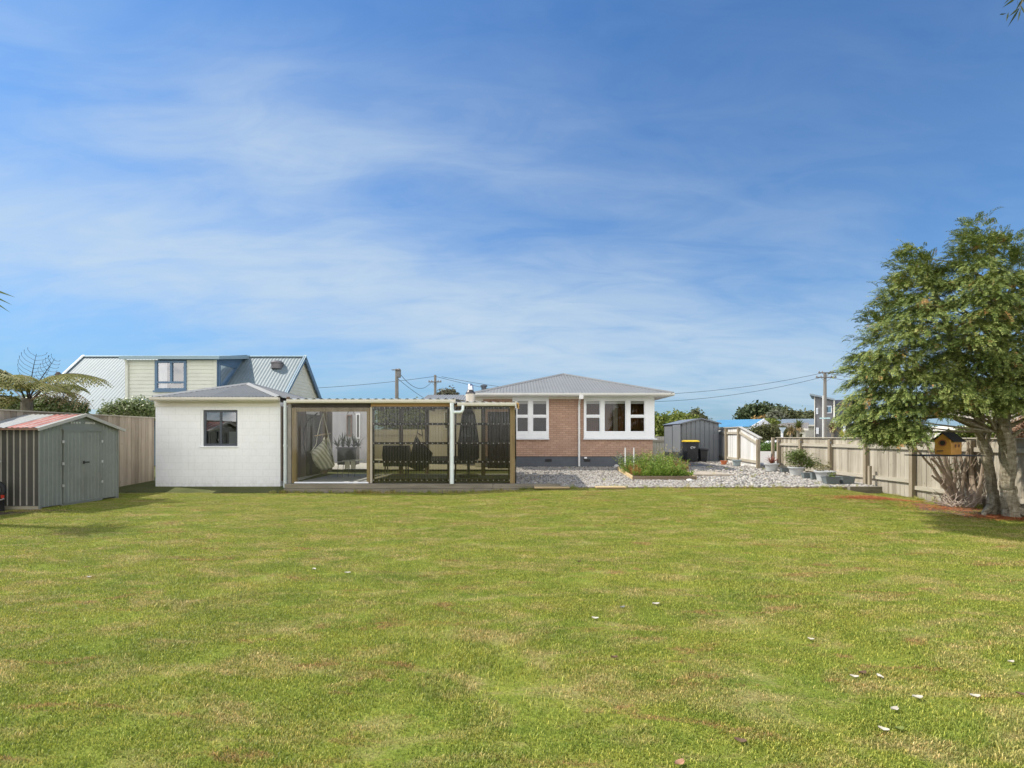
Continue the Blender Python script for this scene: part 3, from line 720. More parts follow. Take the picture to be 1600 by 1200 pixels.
MB().box(x0+.002,x0+.058,GY+.02,GY+.19,z0+.002,z1-.002).build('jamb',WHITE,wf)
MB().prism([(x0-.03,GY-.03,z0-.035),(x0-.03,GY-.03,z0-.01),(x0-.03,GY+.055,z0+.0),(x0-.03,GY-.001,z0-.035)],x1-x0+.06,0,0).build('sill',WHITE,wf)
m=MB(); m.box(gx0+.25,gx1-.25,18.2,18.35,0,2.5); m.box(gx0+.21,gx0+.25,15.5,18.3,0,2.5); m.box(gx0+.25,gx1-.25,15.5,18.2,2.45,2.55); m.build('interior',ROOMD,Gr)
MB().tube([(-8.3,15.9,1.0),(-8.35,15.9,1.9)],[.14,.10],10).box(-8.95,-8.6,16.2,16.5,1.0,1.75).build('stored_roll',WHITE,Gr)
gex0,gex1=-10.45,gx1+.02; gey=14.92; gez=2.74
MB().box(gx0-.02,gx1,GY-.022,GY-.001,gzt-.13,gzt+.04).box(gex0+.06,gx1+.0,gey+.0,gey+.02,gzt+.0,gez-.02).build('fascia',CREAM,Gr)
MB().box(gex0+.06,gx1,gey+.022,GY-.024,gzt+.045,gzt+.06).build('soffit',CREAM,Gr)
m=MB(); gutter(m,(gex0-.05,gey-.003,gez-.1),(gx1+.12,0,0),.12,.11); m.box(gex0-.1,gex0,gey,18.9,gez-.09,gez); m.build('gutter',GUT,Gr)
hipcorr(Gr,'roof',gex0,gex1+.1,gey-.05,18.95,gez+.01,.57,ROOFG,.10,.013)
xd=X(446,14.98); m=MB(); m.tube([(xd,14.98,-.02),(xd,14.98,gez-.1)],.052,12)
for z in (.12,1.3): m.lathe([(.06,0),(.06,.07)],(xd,14.98,z),12)
m.build('downpipe',PIPE,Gr)
MB().box(X(449,14.9),X(453,14.9),14.84,14.9,2.5,2.75).build('bracket',M('rusty bracket',(.16,.11,.08),.8,.3,12),Gr)

# ================================================================ patio enclosure
PY=14.62; zf=Z(751,PY); sz=.27
Pt=thing('patio_enclosure','covered patio with tinted corrugated screens, one clear sheet bay and timber posts','patio',(-3.3,16.5,.27))
MB().box(X(454,PY),.05,PY+.03,19.6,-.2,sz-.01).build('floor',M('patio concrete',(.34,.34,.33),.85,.15,1.5),Pt)
# sleepers under the front edge
for i,(a,b,z0,z1,yy) in enumerate(((X(444,14.42),X(770,14.42),.135,.265,14.42),(X(444,14.42),X(812,14.42),-.02,.13,14.40),(X(770.5,14.42),X(876,14.42),.135,.262,14.42))):
    MB().box(a,b,yy,yy+.17,z0,z1).build('sleeper',SLEEP,Pt,bevel=.006)
# roof
rz=2.66; rx0,rx1=X(451,14.5),X(711,14.5); ry=18.6
m=MB(); m.corr((rx0,14.5,rz),(rx1,14.5,rz),lambda t:(rx0+(rx1-rx0)*t,ry,rz+.22),.22,.022); r_=m.build('roof',ROOFL,Pt,True)
m=MB(); gutter(m,(rx0-.02,14.5,2.54),(rx1,0,0),.11,.115); m.box(rx1+.002,rx1+.02,14.39,14.5,2.52,2.68); m.build('gutter',GUT,Pt)
sx0,sx1=X(715,14.5),X(805,14.5)
m=MB(); m.corr((sx0,14.5,2.575),(sx1+.02,14.5,2.575),lambda t:(sx0+(sx1+.02-sx0)*t,17.9,2.78),.22,.022); m.build('roof',ROOFL,Pt,True)
m=MB(); gutter(m,(sx0,14.5,2.455),(sx1,0,0),.11,.115); m.box(sx1+.002,sx1+.02,14.39,14.5,2.44,2.6); m.build('gutter',GUT,Pt)
# end barge of right roof
MB().bar((sx1+.09,14.46,2.46),(sx1+.09,17.8,2.70),.045,.16).build('barge_board',TIMBX,Pt)
# timbers: headers
zt=Z(636,PY); zh=Z(628,PY)
MB().box(X(580,PY),X(705,PY),PY-.03,PY+.06,zt,zh).build('header_beam',TIMBX,Pt,bevel=.004)
MB().box(X(711,PY),X(797,PY),PY-.02,PY+.06,Z(636,PY),Z(633.2,PY)).build('header_beam',TIMBX,Pt)
MB().box(X(454,PY),X(578.5,PY),PY+.1,PY+.16,Z(637,PY),2.6).build('header_beam',M('dark lintel',(.10,.085,.07),.8,.2,3),Pt)
OLD=wood('old timber',(.12,.085,.045),(.24,.18,.10),(.36,.29,.18),.8,axis='z')
MB().box(X(456,PY),X(463,PY),PY+.0,PY+.09,sz,Z(637,PY)).build('post',TIMB,Pt,bevel=.004)
MB().box(X(463,PY)+.002,X(573,PY)-.002,PY+.02,PY+.09,Z(643,PY),Z(637,PY)).build('rail',OLD,Pt)
MB().box(X(573,PY),X(577.5,PY),PY+.0,PY+.09,sz,Z(637,PY)).build('post',TIMB,Pt)
MB().box(X(578.5,PY),X(582,PY),PY-.02,PY+.09,sz,Z(636,PY)).build('post',M('pale trim',(.45,.40,.32),.6,.1,3),Pt)
MB().box(X(450,PY),X(455.5,PY),PY-.02,PY+.12,sz,2.52).build('post',M('grey flashing',(.24,.22,.19),.6,.2,3),Pt)
MB().box(X(797,PY),X(804.6,PY),PY-.04,PY+.07,sz-.03,Z(633,PY)).build('post',TIMB,Pt,bevel=.004)
MB().box(X(702,PY),X(704,PY),PY-.01,PY+.06,sz,zt).build('post',M('pale trim',(.45,.40,.32)),Pt)
# clear sheet
m=MB(); n=40; o=len(m.v)
for i in range(n+1):
    x=X(457,PY)+(X(577,PY)-X(457,PY))*i/n; w=.012*math.sin(i*.9)+.008*math.sin(i*2.3)
    m.v.append((x,PY-.035+w,sz+.03)); m.v.append((x,PY-.02+w*.3,Z(637,PY)))
for i in range(n): m.f.append((2*i,2*i+2,2*i+3,2*i+1))
m.build('clear_sheet',glassmat('clear sheet',(.86,.86,.82),.02,.06,.3,dust=.07),Pt,True)
MB().box(X(461,PY),X(576,PY),PY-.05,PY+.1,sz+.0,sz+.035).build('sill_trim',WHITE,Pt)
MB().box(X(455,PY),X(582,PY),PY-.06,PY-.052,sz-.03,sz+.0).build('bottom_edge',M('black rubber',(.02,.02,.02),.6,.1),Pt)
TINT=glassmat('tinted sheet',(.38,.36,.25),.06,.07,.45,dust=.04)
SCREW=M('screw caps',(.50,.48,.42),.5,.05,5,bump=0)
BAT=M('dark batten',(.05,.042,.03),.8,.25,6)
def tinted(px0,px1,name='tinted_sheet',axis=0):
    a,b=X(px0,PY),X(px1,PY); m=MB(); nr=int((b-a)/.076); n=nr*8; o=0
    for i in range(n+1):
        x=a+(b-a)*i/n; w=.013*math.cos(2*math.pi*i/8)
        m.v.append((x,PY-.05+w,sz-.02)); m.v.append((x,PY-.05+w,Z(635,PY)))
    for i in range(n): m.f.append((2*i,2*i+2,2*i+3,2*i+1))
    t=m.build(name,TINT,Pt,True)
    for py in (637.5,662.5,692.5,721.5,750):
        z=Z(py,PY); bt=MB().box(a,b,PY-.03,PY+.02,z-.033,z+.033).build('batten',BAT,Pt)
        s_=MB(); x=a+.038+.0045
        while x<b:
            s_.tube([(x,PY-.062,z),(x,PY-.070,z),(x,PY-.074,z)],[.012,.012,.005],6); x+=.152
        s_.build('screw',SCREW,bt)
    for q in (a+.02,b-.02): MB().box(q-.025,q+.025,PY-.029,PY+.03,sz,Z(638,PY)).build('stud',BAT,Pt)
tinted(582.5,701.5); tinted(710.5,796.5)
# side screen on the house end
m=MB(); n=240
for i in range(n+1):
    y=PY+.1+3.0*i/n; w=.012*math.cos(2*math.pi*i/6); m.v.append((.11+w,y,sz-.02)); m.v.append((.11+w,y,2.42))
for i in range(n): m.f.append((2*i,2*i+2,2*i+3,2*i+1))
m.build('side_sheet',TINT,Pt,True)
for z in (.3,1.0,1.7,2.35): MB().box(.05,.09,PY+.08,PY+3.1,z-.03,z+.03).build('batten',BAT,Pt)
# rear posts and beams
for px,yy in ((626,18.4),(667,18.4),(755,17.7),(507,18.3)):
    x=X(px,yy); MB().box(x-.07,x+.07,yy,yy+.1,.25,2.68).build('post',OLD,Pt)
MB().box(X(507,18.3),.05,18.405,18.49,2.682,2.82).build('rear_beam',OLD,Pt)
for k in range(8):
    x=-6.4+k*.9; MB().box(x-.022,x+.022,14.75,18.4,2.50,2.60).build('rafter',OLD,Pt)
# downpipes
xd=X(706.5,14.42); m=MB(); m.tube([(xd,14.36,.27),(xd,14.36,2.54)],.055,12); m.lathe([(.063,0),(.063,.05)],(xd,14.36,1.15),12)
m.build('downpipe',PIPE,Pt,True)
x2=X(723.5,14.42); m=MB(); m.tube([(x2,14.40,2.46),(x2,14.37,2.36),(x2-.03,14.36,2.30),(x2-.09,14.36,2.285),(xd+.04,14.36,2.285)],.042,10); m.build('branch_pipe',PIPE,Pt,True)
MB().box(gx1+.002,gx1+.03,15.24,17.05,.28,2.5).box(gx1+.002,gx1+.03,18.3,18.6,.28,2.5).build('side_shade_sheet',M('brown wall shade',(.20,.16,.13),.8,.15,2),Pt)  # shade under the patio roof, painted as a brown sheet over the white wall
MB().box(gx1+.003,gx1+.04,17.1,18.25,.28,2.35).build('side_door',M('dark door',(.035,.035,.03),.5,.2,2),Gr)
# rear shed wall (lean-to behind the garage) with dark door, seen through the clear bay
Ls=thing('lean_to','brown clad lean-to with a dark doorway at the back of the covered patio','outbuilding',(-6.2,19.4,.27))
m=MB(); m.corr((-8.3,19.3,.25),(X(497,19.3),19.3,.25),lambda t:(-8.3+(X(497,19.3)+8.3)*t,19.3,2.6),.1,.012); m.build('wall',M('brown cladding',(.24,.18,.14),.7,.15,2),Ls,True)
MB().box(X(480,19.2),X(497,19.2),19.2,19.26,.25,2.45).build('door',M('dark door',(.035,.035,.03),.5,.2,2),Ls)
MB().box(X(497,19.2),X(505,19.2),19.15,19.3,.25,2.6).build('door_post',M('olive post',(.36,.35,.24),.7,.1,2),Ls)
MB().box(X(505,19.2),X(518,19.2),19.22,19.3,.25,2.6).build('panel',M('brown panel',(.19,.15,.11),.7,.15,2),Ls)
# neighbour's white wall beyond
Nw=thing('white_outbuilding','white outbuilding wall beyond the patio, behind the potted plants','outbuilding',(-6.6,23.6,.3))
MB().box(X(519,23.5),X(578,23.5),23.5,23.7,.25,2.75).build('wall',M('white wall',(.40,.39,.40),.7,.08,2),Nw)
a,b=X(541,23.4),X(549,23.4); window(Nw,a,b,1.6,2.6,23.43,[(a+.04,b-.04,1.66,2.54)],M('brown frame',(.2,.13,.1)))
a,b=X(556,23.4),X(562,23.4); window(Nw,a,b,1.5,2.65,23.43,[(a+.03,b-.03,1.56,2.6)],WHITE)

# ================================================================ garden shed (left)
SX0,SX1,SY0,SY1=-13.2,-10.25,11.1,13.3; ez_=1.80; az_=2.10; ym=(SY0+SY1)/2
Sh=thing('garden_shed','small grey green metal garden shed with double doors and red striped roof by left fence','shed',(-11.7,12.2,0))
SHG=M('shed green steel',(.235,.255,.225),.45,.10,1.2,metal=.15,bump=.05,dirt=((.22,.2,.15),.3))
SHD=M('shed steel shaded',(.085,.082,.07),.5,.15,1.5,metal=.15,bump=.05)
# ribbed side facing the viewer, its shade painted in as a darker steel
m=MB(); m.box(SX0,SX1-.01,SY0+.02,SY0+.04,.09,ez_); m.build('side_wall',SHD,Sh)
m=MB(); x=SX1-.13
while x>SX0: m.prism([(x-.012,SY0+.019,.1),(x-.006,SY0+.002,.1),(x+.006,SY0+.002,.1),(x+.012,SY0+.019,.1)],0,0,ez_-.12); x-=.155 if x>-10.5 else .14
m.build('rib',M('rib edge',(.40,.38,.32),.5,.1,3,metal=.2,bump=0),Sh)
MB().box(SX0,SX1,SY0-.01,SY0+.05,-.02,.088).build('base_rail',M('shed rail',(.36,.33,.24),.6,.1,2),Sh)
# door face, ribbed: boards run along y
def ribbed(y0,y1,z0,zt_,x,step=.075,d=.012):
    m=MB(); y=y0; o=len(m.v); k=0; seq=[]
    while y<y1-1e-4:
        seq+= [(y,0),(min(y+step*.72,y1),0),(min(y+step*.80,y1),-d),(min(y+step*.92,y1),-d)]; y+=step
    seq.append((y1,0)); z1=zt_ if callable(zt_) else (lambda q:zt_)
    for yy,dd in seq: m.v.append((x+dd,yy,z0)); m.v.append((x+dd,yy,z1(yy)))
    for i in range(len(seq)-1): m.f.append((2*i,2*i+2,2*i+3,2*i+1))
    return m
gab=lambda y: ez_+(az_-ez_)*(1-abs(y-ym)/((SY1-SY0)/2))+.0
d0,dm,d1=SY0+.56,ym+.03,SY1-.55
a=ribbed(SY0+.02,d0,.05,gab,SX1,.105); b=ribbed(d1,SY1-.01,.05,gab,SX1,.105); a.add(b.v,b.f)
c=ribbed(d0,d1,1.74,gab,SX1-.001,.1,.0); a.add(c.v,c.f); a.build('front_wall',SHG,Sh)
for k,(p,q) in enumerate(((d0+.01,dm-.005),(dm+.005,d1-.01))):
    xx=SX1+.035-.012*k
    m=ribbed(p+.025,q-.025,.08,1.72,xx,.10); m.box(xx-.012,xx+.012,p,p+.025,.07,1.73).box(xx-.012,xx+.012,q-.025,q,.07,1.73).box(xx-.012,xx+.010,p+.026,q-.026,1.70,1.73).box(xx-.012,xx+.01,p+.026,q-.026,.06,.085)
    dr=m.build('door',SHG,Sh)
    if k==0: MB().box(xx+.013,xx+.03,q-.02,q+.12,.97,1.0).box(xx+.013,xx+.034,q-.05,q-.01,.95,1.02).build('latch',M('black metal',(.02,.02,.02),.5,.1),dr)
    hy=p+.0 if k==0 else q
    hm=MB()
    for z in (.45,.95,1.45): hm.box(xx+.0,xx+.02,hy-.045 if k==0 else hy+.004,hy-.004 if k==0 else hy+.045,z,z+.06)
    hm.build('hinge',M('zinc',(.6,.6,.58),.35,.1,8,metal=.6,bump=0),dr)
MB().box(SX1+.002,SX1+.05,d0-.02,d1+.02,1.735,1.775).box(SX1-.0,SX1+.03,d0-.03,d1+.03,.02,.055).build('door_track',SHG,Sh)
MB().box(SX1-.01,SX1+.025,SY0-.012,SY0+.018,-.01,ez_).box(SX1-.01,SX1+.025,SY1-.02,SY1+.01,-.01,ez_).build('corner_trim',SHG,Sh)
MB().box(SX1-.03,SX1-.002,d0-.01,d1+.01,.06,1.76).build('door_frame',SHG,Sh)
v=MB()
for k in range(2):
    for j in range(4): v.box(SX1+.0,SX1+.016,ym-.33+k*.42+.075*j,ym-.33+k*.42+.075*j+.055,1.90,1.95)
v.build('vent',M('vent grey',(.5,.5,.45),.5,.1,9,bump=0),Sh)
# rear and far walls
MB().box(SX0,SX1-.01,SY1-.04,SY1-.02,0,ez_).box(SX0,SX0+.02,SY0+.05,SY1-.05,0,ez_).build('back_wall',SHG,Sh)
# striped roof
def roofpatch(x0,x1,mat,name):
    m=MB(); o=.12
    for s_ in (0,1):
        ye=SY0-o if s_==0 else SY1+o; zz_=ez_-.03
        m.corr((x0,ye,zz_+.02),(x1,ye,zz_+.02),lambda t,x0=x0,x1=x1:(x0+(x1-x0)*t,ym,az_+.022),.11,.008)
    return m.build(name,mat,Sh,True)
RP=M('roof cream sheet',(.42,.42,.38),.4,.10,2,metal=.2,bump=.03,dirt=((.35,.33,.28),.4)); RR=M('roof red sheet',(.38,.12,.085),.5,.22,3,metal=.1,bump=.05,dirt=((.5,.4,.34),.75))
x=SX0-.1
for a,mt,nm in ((-10.86,RP,'roof'),(-10.66,RR,'roof_sheet'),(-10.62,RP,'roof_sheet'),(-10.46,RR,'roof_sheet'),(-10.42,RP,'roof_sheet'),(-10.27,RR,'roof_sheet'),(-10.15,RP,'roof_sheet')):
    p=roofpatch(x,a,mt,nm); x=a
    if mt is RR: p['label']='faded red roof sheet'
m=MB()
for s_ in (0,1):
    ye=SY0-.13 if s_==0 else SY1+.13; m.bar((SX1+.10,ye,ez_-.045),(SX1+.10,ym,az_+.01),.03,.07)
m.build('barge_trim',M('roof trim',(.48,.46,.40),.5,.1,3),Sh)
MB().box(SX0,SX1+.08,SY0-.14,SY0-.12,ez_-.06,ez_-.02).build('eave_trim',M('rust trim',(.25,.15,.10),.6,.2,3),Sh)

# ================================================================ grey shed by the house
a0,a1,b0,b1=X(1066,24.4),X(1123,24.4),24.4,27.3; gz=.38; xm=(a0+a1)/2; ez2=Z(661.5,24.4); az2=Z(655,24.4)
S2=thing('garden_shed','dark grey ribbed metal shed beyond the brick house, behind the rubbish bins','shed',(xm,25.8,.38))
STG=M('dark grey steel',(.15,.165,.18),.45,.08,1.2,metal=.15,bump=.03)
m=MB(); 
n=8
for i in range(n):
    p=a0+(a1-a0)*i/n; q=a0+(a1-a0)*(i+1)/n; zt2=lambda x: ez2+(az2-ez2)*(1-abs(x-xm)/((a1-a0)/2))
    r1=p+(q-p)*.78; 
    m.quad((p,b0,gz),(r1,b0,gz),(r1,b0,zt2(r1)),(p,b0,zt2(p))); m.quad((r1,b0,gz),(r1+.02,b0+.02,gz),(r1+.02,b0+.02,zt2(r1)),(r1,b0,zt2(r1)))
    m.quad((r1+.02,b0+.02,gz),(q-.02,b0+.02,gz),(q-.02,b0+.02,zt2(q)),(r1+.02,b0+.02,zt2(r1))); m.quad((q-.02,b0+.02,gz),(q,b0,gz),(q,b0,zt2(q)),(q-.02,b0+.02,zt2(q)))
m.build('front_wall',STG,S2)
STS=M('mid grey steel',(.22,.235,.25),.45,.08,1.2,metal=.15,bump=.03)
m=MB(); m.corr((a0,b0+.03,gz),(a0,b1,gz),lambda t:(a0,b0+.03+(b1-b0-.03)*t,ez2),.2,.014); m.build('side_wall',STS,S2)
MB().box(a0-.05,a0-.025,b0+.12,b0+1.3,gz+.03,ez2-.05).build('sliding_door',STS,S2)
MB().box(a0-.06,a0-.02,b0+1.3,b0+1.36,gz+.03,ez2-.03).build('door_edge',DARKFR,S2)
MB().box(a1-.02,a1,b0+.03,b1,gz,ez2).box(a0,a1,b1-.02,b1,gz,ez2).build('back_wall',STG,S2)
m=MB()
for xe in (a0-.08,a1+.08):
    m.corr((xe,b0-.08,ez2-.01),(xe,b1+.05,ez2-.01),lambda t,xe=xe:(xm,b0-.08+(b1-b0+.13)*t,az2+.04),.14,.01)
m.build('roof',M('shed roof',(.24,.27,.30),.4,.08,1.5,metal=.3,bump=.02),S2,True)
m=MB()
for xe in (a0-.09,a1+.09): m.bar((xe,b0-.09,ez2-.015),(xm,b0-.09,az2+.035),.03,.06)
m.build('barge_trim',STG,S2)

# ================================================================ fences
def picket(parent,x,y0,y1,zb,zt_,side,bw=.15,gap=.006,th=.02,mat=FENCE,name='board_panel',seed=0):
    """vertical boards in the yz plane at x"""
    r=random.Random(seed); m=MB(); y=y0
    while y<y1-.02:
        w=min(bw,y1-y)-gap; zz1=zt_(y+w/2) if callable(zt_) else zt_; xx=x+r.uniform(-.004,.004)
        m.box(xx,xx+th,y,y+w,zb(y),zz1+r.uniform(-.006,.004)); y+=bw
    return m.build(name,mat,parent)
RF=thing('timber_fence','weathered timber paling fence with posts and rails along right side of the lawn','fence',(10.5,12,0))
FX=10.5; topz=Z(685.5,14)
fy0,fy1=5.0,20.3
picket(RF,FX,fy0,fy1,lambda y:lawn_z(FX,y)-.02 if y<14.5 else yard_z(0,y)-.02,1.545,0,.145)
post_px=[1218,1253.5,1300,1355,1430,1520]; ys=[FX/((p-800)/800) for p in post_px]; 
ys=[FX/.5225-.05,18.52,16.8,15.1,13.35,11.65,9.95,8.25,6.5]
for k,y in enumerate(ys):
    g0=yard_z(0,y) if y>14.5 else lawn_z(FX,y)
    MB().box(FX-.115,FX-.004,y-.055,y+.055,g0-.05,1.51).build('post',FENCEP,RF,bevel=.004)
    if k<8: MB().tube([(FX-.118,y-.11 if k else y-.11,1.40),(FX-.10,y-.11,1.40)],.03,8).build('bolt_plate',BASE,RF) if k<4 else None
for i in range(len(ys)-1):
    ya,yb=ys[i+1]+.057,ys[i]-.057
    MB().box(FX-.055,FX-.003,ya,yb,1.255,1.355).build('rail',FENCEX,RF)
    z=.38 if i<4 else .22
    MB().box(FX-.055,FX-.003,ya,yb,z,z+.10).build('rail',FENCEX,RF)
MB().box(FX-.05,FX+.06,fy0,fy1,1.547,1.572).build('capping',FENCEX,RF)
MB().box(FX-.20,FX-.13,14.75,14.83,.1,.75).build('stake',FENCEP,RF)
MB().box(X(1184,19.5)+.96,X(1184,19.5)+1.06,20.3,20.4,.3,1.56).build('post',FENCEP,RF)
# stepped fence beyond the gateway
MF=thing('timber_fence','stepped pale timber fence between grey shed and the open gateway','fence',(9.8,22.5,.38))
A_=Vector((X(1187,19.5),19.5,0)); B_=Vector((X(1121,25.6),25.6,0)); dd_=(B_-A_); LL=dd_.length; dn=dd_/LL
yA=19.5
def tz(s_):  # top height along s
    s1=(Vector((X(1163,21.8),21.8,0))-A_).length
    return 1.53+(2.0-1.53)*min(1,s_/s1)
m=MB(); s_=0
nrm=Vector((-dn.y,dn.x,0)) # toward left
while s_<LL:
    p=A_+dn*s_; q=A_+dn*min(LL,s_+.138); m.prism([(p.x,p.y,.34),(q.x,q.y,.34),(q.x,q.y,tz(s_+.14)-.01),(p.x,p.y,tz(s_)-.01)],-nrm.x*.02,-nrm.y*.02,0); s_+=.145
m.build('board_panel',wood('pale fence',(.48,.47,.44),(.66,.65,.62),(.80,.79,.77),.85),MF)
sp=[0,(Vector((X(1162,21.9),21.9,0))-A_).length,(Vector((X(1140,23.8),23.8,0))-A_).length,LL-.1]
for s_ in sp:
    p=A_+dn*s_+nrm*.06; MB().bar((p.x,p.y,.33),(p.x,p.y,tz(s_)-.04),.11,.11).build('post',FENCEP,MF,bevel=.004)
for i in range(3):
    a=sp[i]+.07; b=sp[i+1]-.07
    for lo in (0,1):
        p=A_+dn*a+nrm*.03; q=A_+dn*b+nrm*.03
        za,zb_=(tz(a)-.24,tz(b)-.24) if not lo else (.62,.62)
        MB().bar((p.x,p.y,za),(q.x,q.y,zb_),.05,.10).build('rail',FENCEX,MF)
s1=sp[1]; p=A_-dn*.1; q=A_+dn*s1; e=B_
MB().bar((p.x,p.y,tz(0)+.01),(q.x,q.y,tz(s1)+.012),.14,.03).bar((q.x,q.y,tz(s1)+.012),(e.x,e.y,2.012),.14,.03).build('capping',M('pale capping',(.44,.42,.37),.6,.08,3),MF)
# tall fence at left
LF=thing('timber_fence','tall weathered timber paling fence behind the small garden shed on the left','fence',(-11.6,12,0))
picket(LF,-11.62,4.5,16.6,lambda y:-.03,2.19,0,.15,.008,.02,wood('tall fence boards',(.17,.14,.10),(.31,.26,.20),(.47,.40,.31),.85),seed=4)
MB().box(-11.66,-11.56,4.5,16.6,2.192,2.222).build('capping',FENCEX,LF)
for z in (.5,1.9): MB().box(-11.68,-11.622,4.5,16.6,z,z+.09).build('rail',FENCEX,LF)
# rear courtyard fence
BF=thing('timber_fence','pale vertical board fence at the far end of the courtyard, seen through the tinted screens','fence',(-6,27.9,.3))
m=MB(); x=-11.4
while x<0: m.box(x,x+.14,27.9,27.92,.3,1.98); x+=.15
m.build('board_panel',M('pale fence boards',(.55,.50,.38),.8,.12,3),BF); MB().box(-11.4,0,27.85,27.898,1.6,1.7).build('rail',FENCEX,BF)
PF=thing('picket_fence','low whitish paling fence glimpsed between house corner and grey shed','fence',(8.1,29,.38))
m=MB(); x=X(1018,29)
while x<X(1042,29): m.box(x,x+.13,29,29.02,.35,1.6); x+=.15
m.build('board_panel',M('whitish boards',(.58,.55,.46),.8,.1,3),PF); MB().box(X(1018,29),X(1042,29),28.95,28.998,1.3,1.4).build('rail',FENCEX,PF)
# edging along the lawn
ED=wood('edging',(.14,.11,.07),(.24,.19,.13),(.34,.29,.2),.85,axis='x')
def edg(a,b,y,z0,z1,label,mat=ED,name='garden_edging',w=.05,cat='edging'):
    o=MB().box(a,b,y,y+w,z0,z1).build(name,mat,None,bevel=.004); tag(o,label,cat); return o
edg(X(876.5,14.45),X(1327,14.45),14.46,-.03,.165,'thin brown timber edging between the lawn and the gravel')
edg(X(1327,14.3)+.01,X(1378,14.3),14.28,-.03,.20,'short thick sleeper at the right end of the lawn edging',SLEEP,w=.12)
o=MB().box(X(835,14.2),X(890,14.2),14.13,14.43,.165,.205).build('timber_step',PINE,None,bevel=.004); tag(o,'pale new board laid as a step beside the patio sleepers','step','pale board steps at the lawn edge')
o=MB().box(X(931.5,14.2),X(978,14.2),14.13,14.43,.165,.205).build('timber_step',PINE,None,bevel=.004); tag(o,'pale new board laid as a step in front of the overgrown garden bed','step','pale board steps at the lawn edge')
# ================================================================ neighbour's house (left)
NB=thing('neighbour_house','cream and blue two storey house with steep blue grey roof beyond the left fence','house',(-16,26,0))
BLUE=M('blue trim',(.10,.17,.25),.5,.08,2,bump=.05); SIDING=M('cream siding',(.60,.60,.50),.55,.07,1.5,bump=.05)
PALEB=M('pale blue fascia',(.27,.37,.40),.5,.08,2,bump=.03)
Yr=26.0; rzN=Z(557,Yr); nx0=X(131,Yr); nx1=X(477,Yr); Ye=22.9; zeN=rzN-(Yr-Ye)*.93
sl_=.93
# near slope sheets each side of the dormer
DY=23.5; dxa=X(197,DY); dxb=X(337,DY)
def slope(x0,x1,ye,yt,name='roof'):
    return MB().corr((x0,ye,rzN-(Yr-ye)*sl_),(x1,ye,rzN-(Yr-ye)*sl_),lambda t:(x0+(x1-x0)*t,yt,rzN-(Yr-yt)*sl_),.16,.007).build(name,ROOFB,NB,True)
slope(nx0,dxa-.0,Ye,Yr); slope(dxb+.0,nx1,Ye,Yr); slope(dxa,dxb,Ye,DY-.02)
MB().corr((nx0,Yr+3.1,rzN-3.1*sl_),(nx1,Yr+3.1,rzN-3.1*sl_),lambda t:(nx0+(nx1-nx0)*t,Yr,rzN),.16,.007).build('roof',ROOFB,NB,True)
m=MB(); ridgecap(m,(nx0,Yr,rzN+.02),(nx1,Yr,rzN+.02)); m.build('ridge_cap',PALEB,NB)
# dormer wall with boards
dzb=rzN-(Yr-DY)*sl_; dzt=Z(562.5,DY)
DW=(X(243,DY),X(292,DY),Z(611,DY),Z(563.5,DY))
m=MB(); m.boards(dxa,DW[0],dzb-.02,dzt,DY,.17,.02); m.boards(DW[1],dxb,dzb-.02,dzt,DY,.17,.02); m.boards(DW[0],DW[1],dzb-.02,DW[2],DY,.17,.02)
m.build('dormer_wall',SIDING,NB)
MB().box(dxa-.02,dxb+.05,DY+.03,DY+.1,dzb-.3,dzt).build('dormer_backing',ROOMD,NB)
bw=MB(); a,b,c,d=DW
xm=X(268.5,DY); zc=Z(597.5,DY)
cl=[(a+.11,xm-.05,zc+.04,d-.10),(xm+.05,b-.11,zc+.04,d-.10),(a+.11,b-.11,c+.13,zc-.04)]
f=MB().wall(a,b,c,d,DY-.06,.09,cl).build('window',BLUE,NB)
p=MB()
for q in cl: p.quad((q[0],DY-.01,q[2]),(q[1],DY-.01,q[2]),(q[1],DY-.01,q[3]),(q[0],DY-.01,q[3]))
p.build('pane',glassmat('neighbour glass',(.7,.72,.74),.22),f)
MB().box(a-.06,b+.06,DY-.1,DY-.062,c-.05,c+.02).build('sill',BLUE,f)
cu=MB(); drape(cl[0][0],cl[0][0]+.42,c+.1,d-.1,DY+.012,10,.006); cu.build('curtain',M('pale curtain',(.7,.7,.7),.8,.05,5,bump=0),NB)
MB().box(dxa-.02,dxa+.04,DY-.03,DY+.0,dzb,dzt).box(dxb-.06,dxb+.06,DY-.035,DY+.0,dzb+.0,dzt).build('corner_board',SIDING,NB)
# dormer roof and fascia
MB().prism([(dxa-.15,DY-.25,dzt+.0),(dxa-.15,DY-.25,dzt+.15),(dxa-.15,Yr,rzN+.05),(dxa-.15,Yr,rzN-.12)],dxb-dxa+.45,0,0).build('dormer_roof',PALEB,NB)
MB().box(dxb-.05,X(382,DY),DY-.29,DY-.26,dzt+.0,dzt+.15).build('fascia',BLUE,NB) if False else None
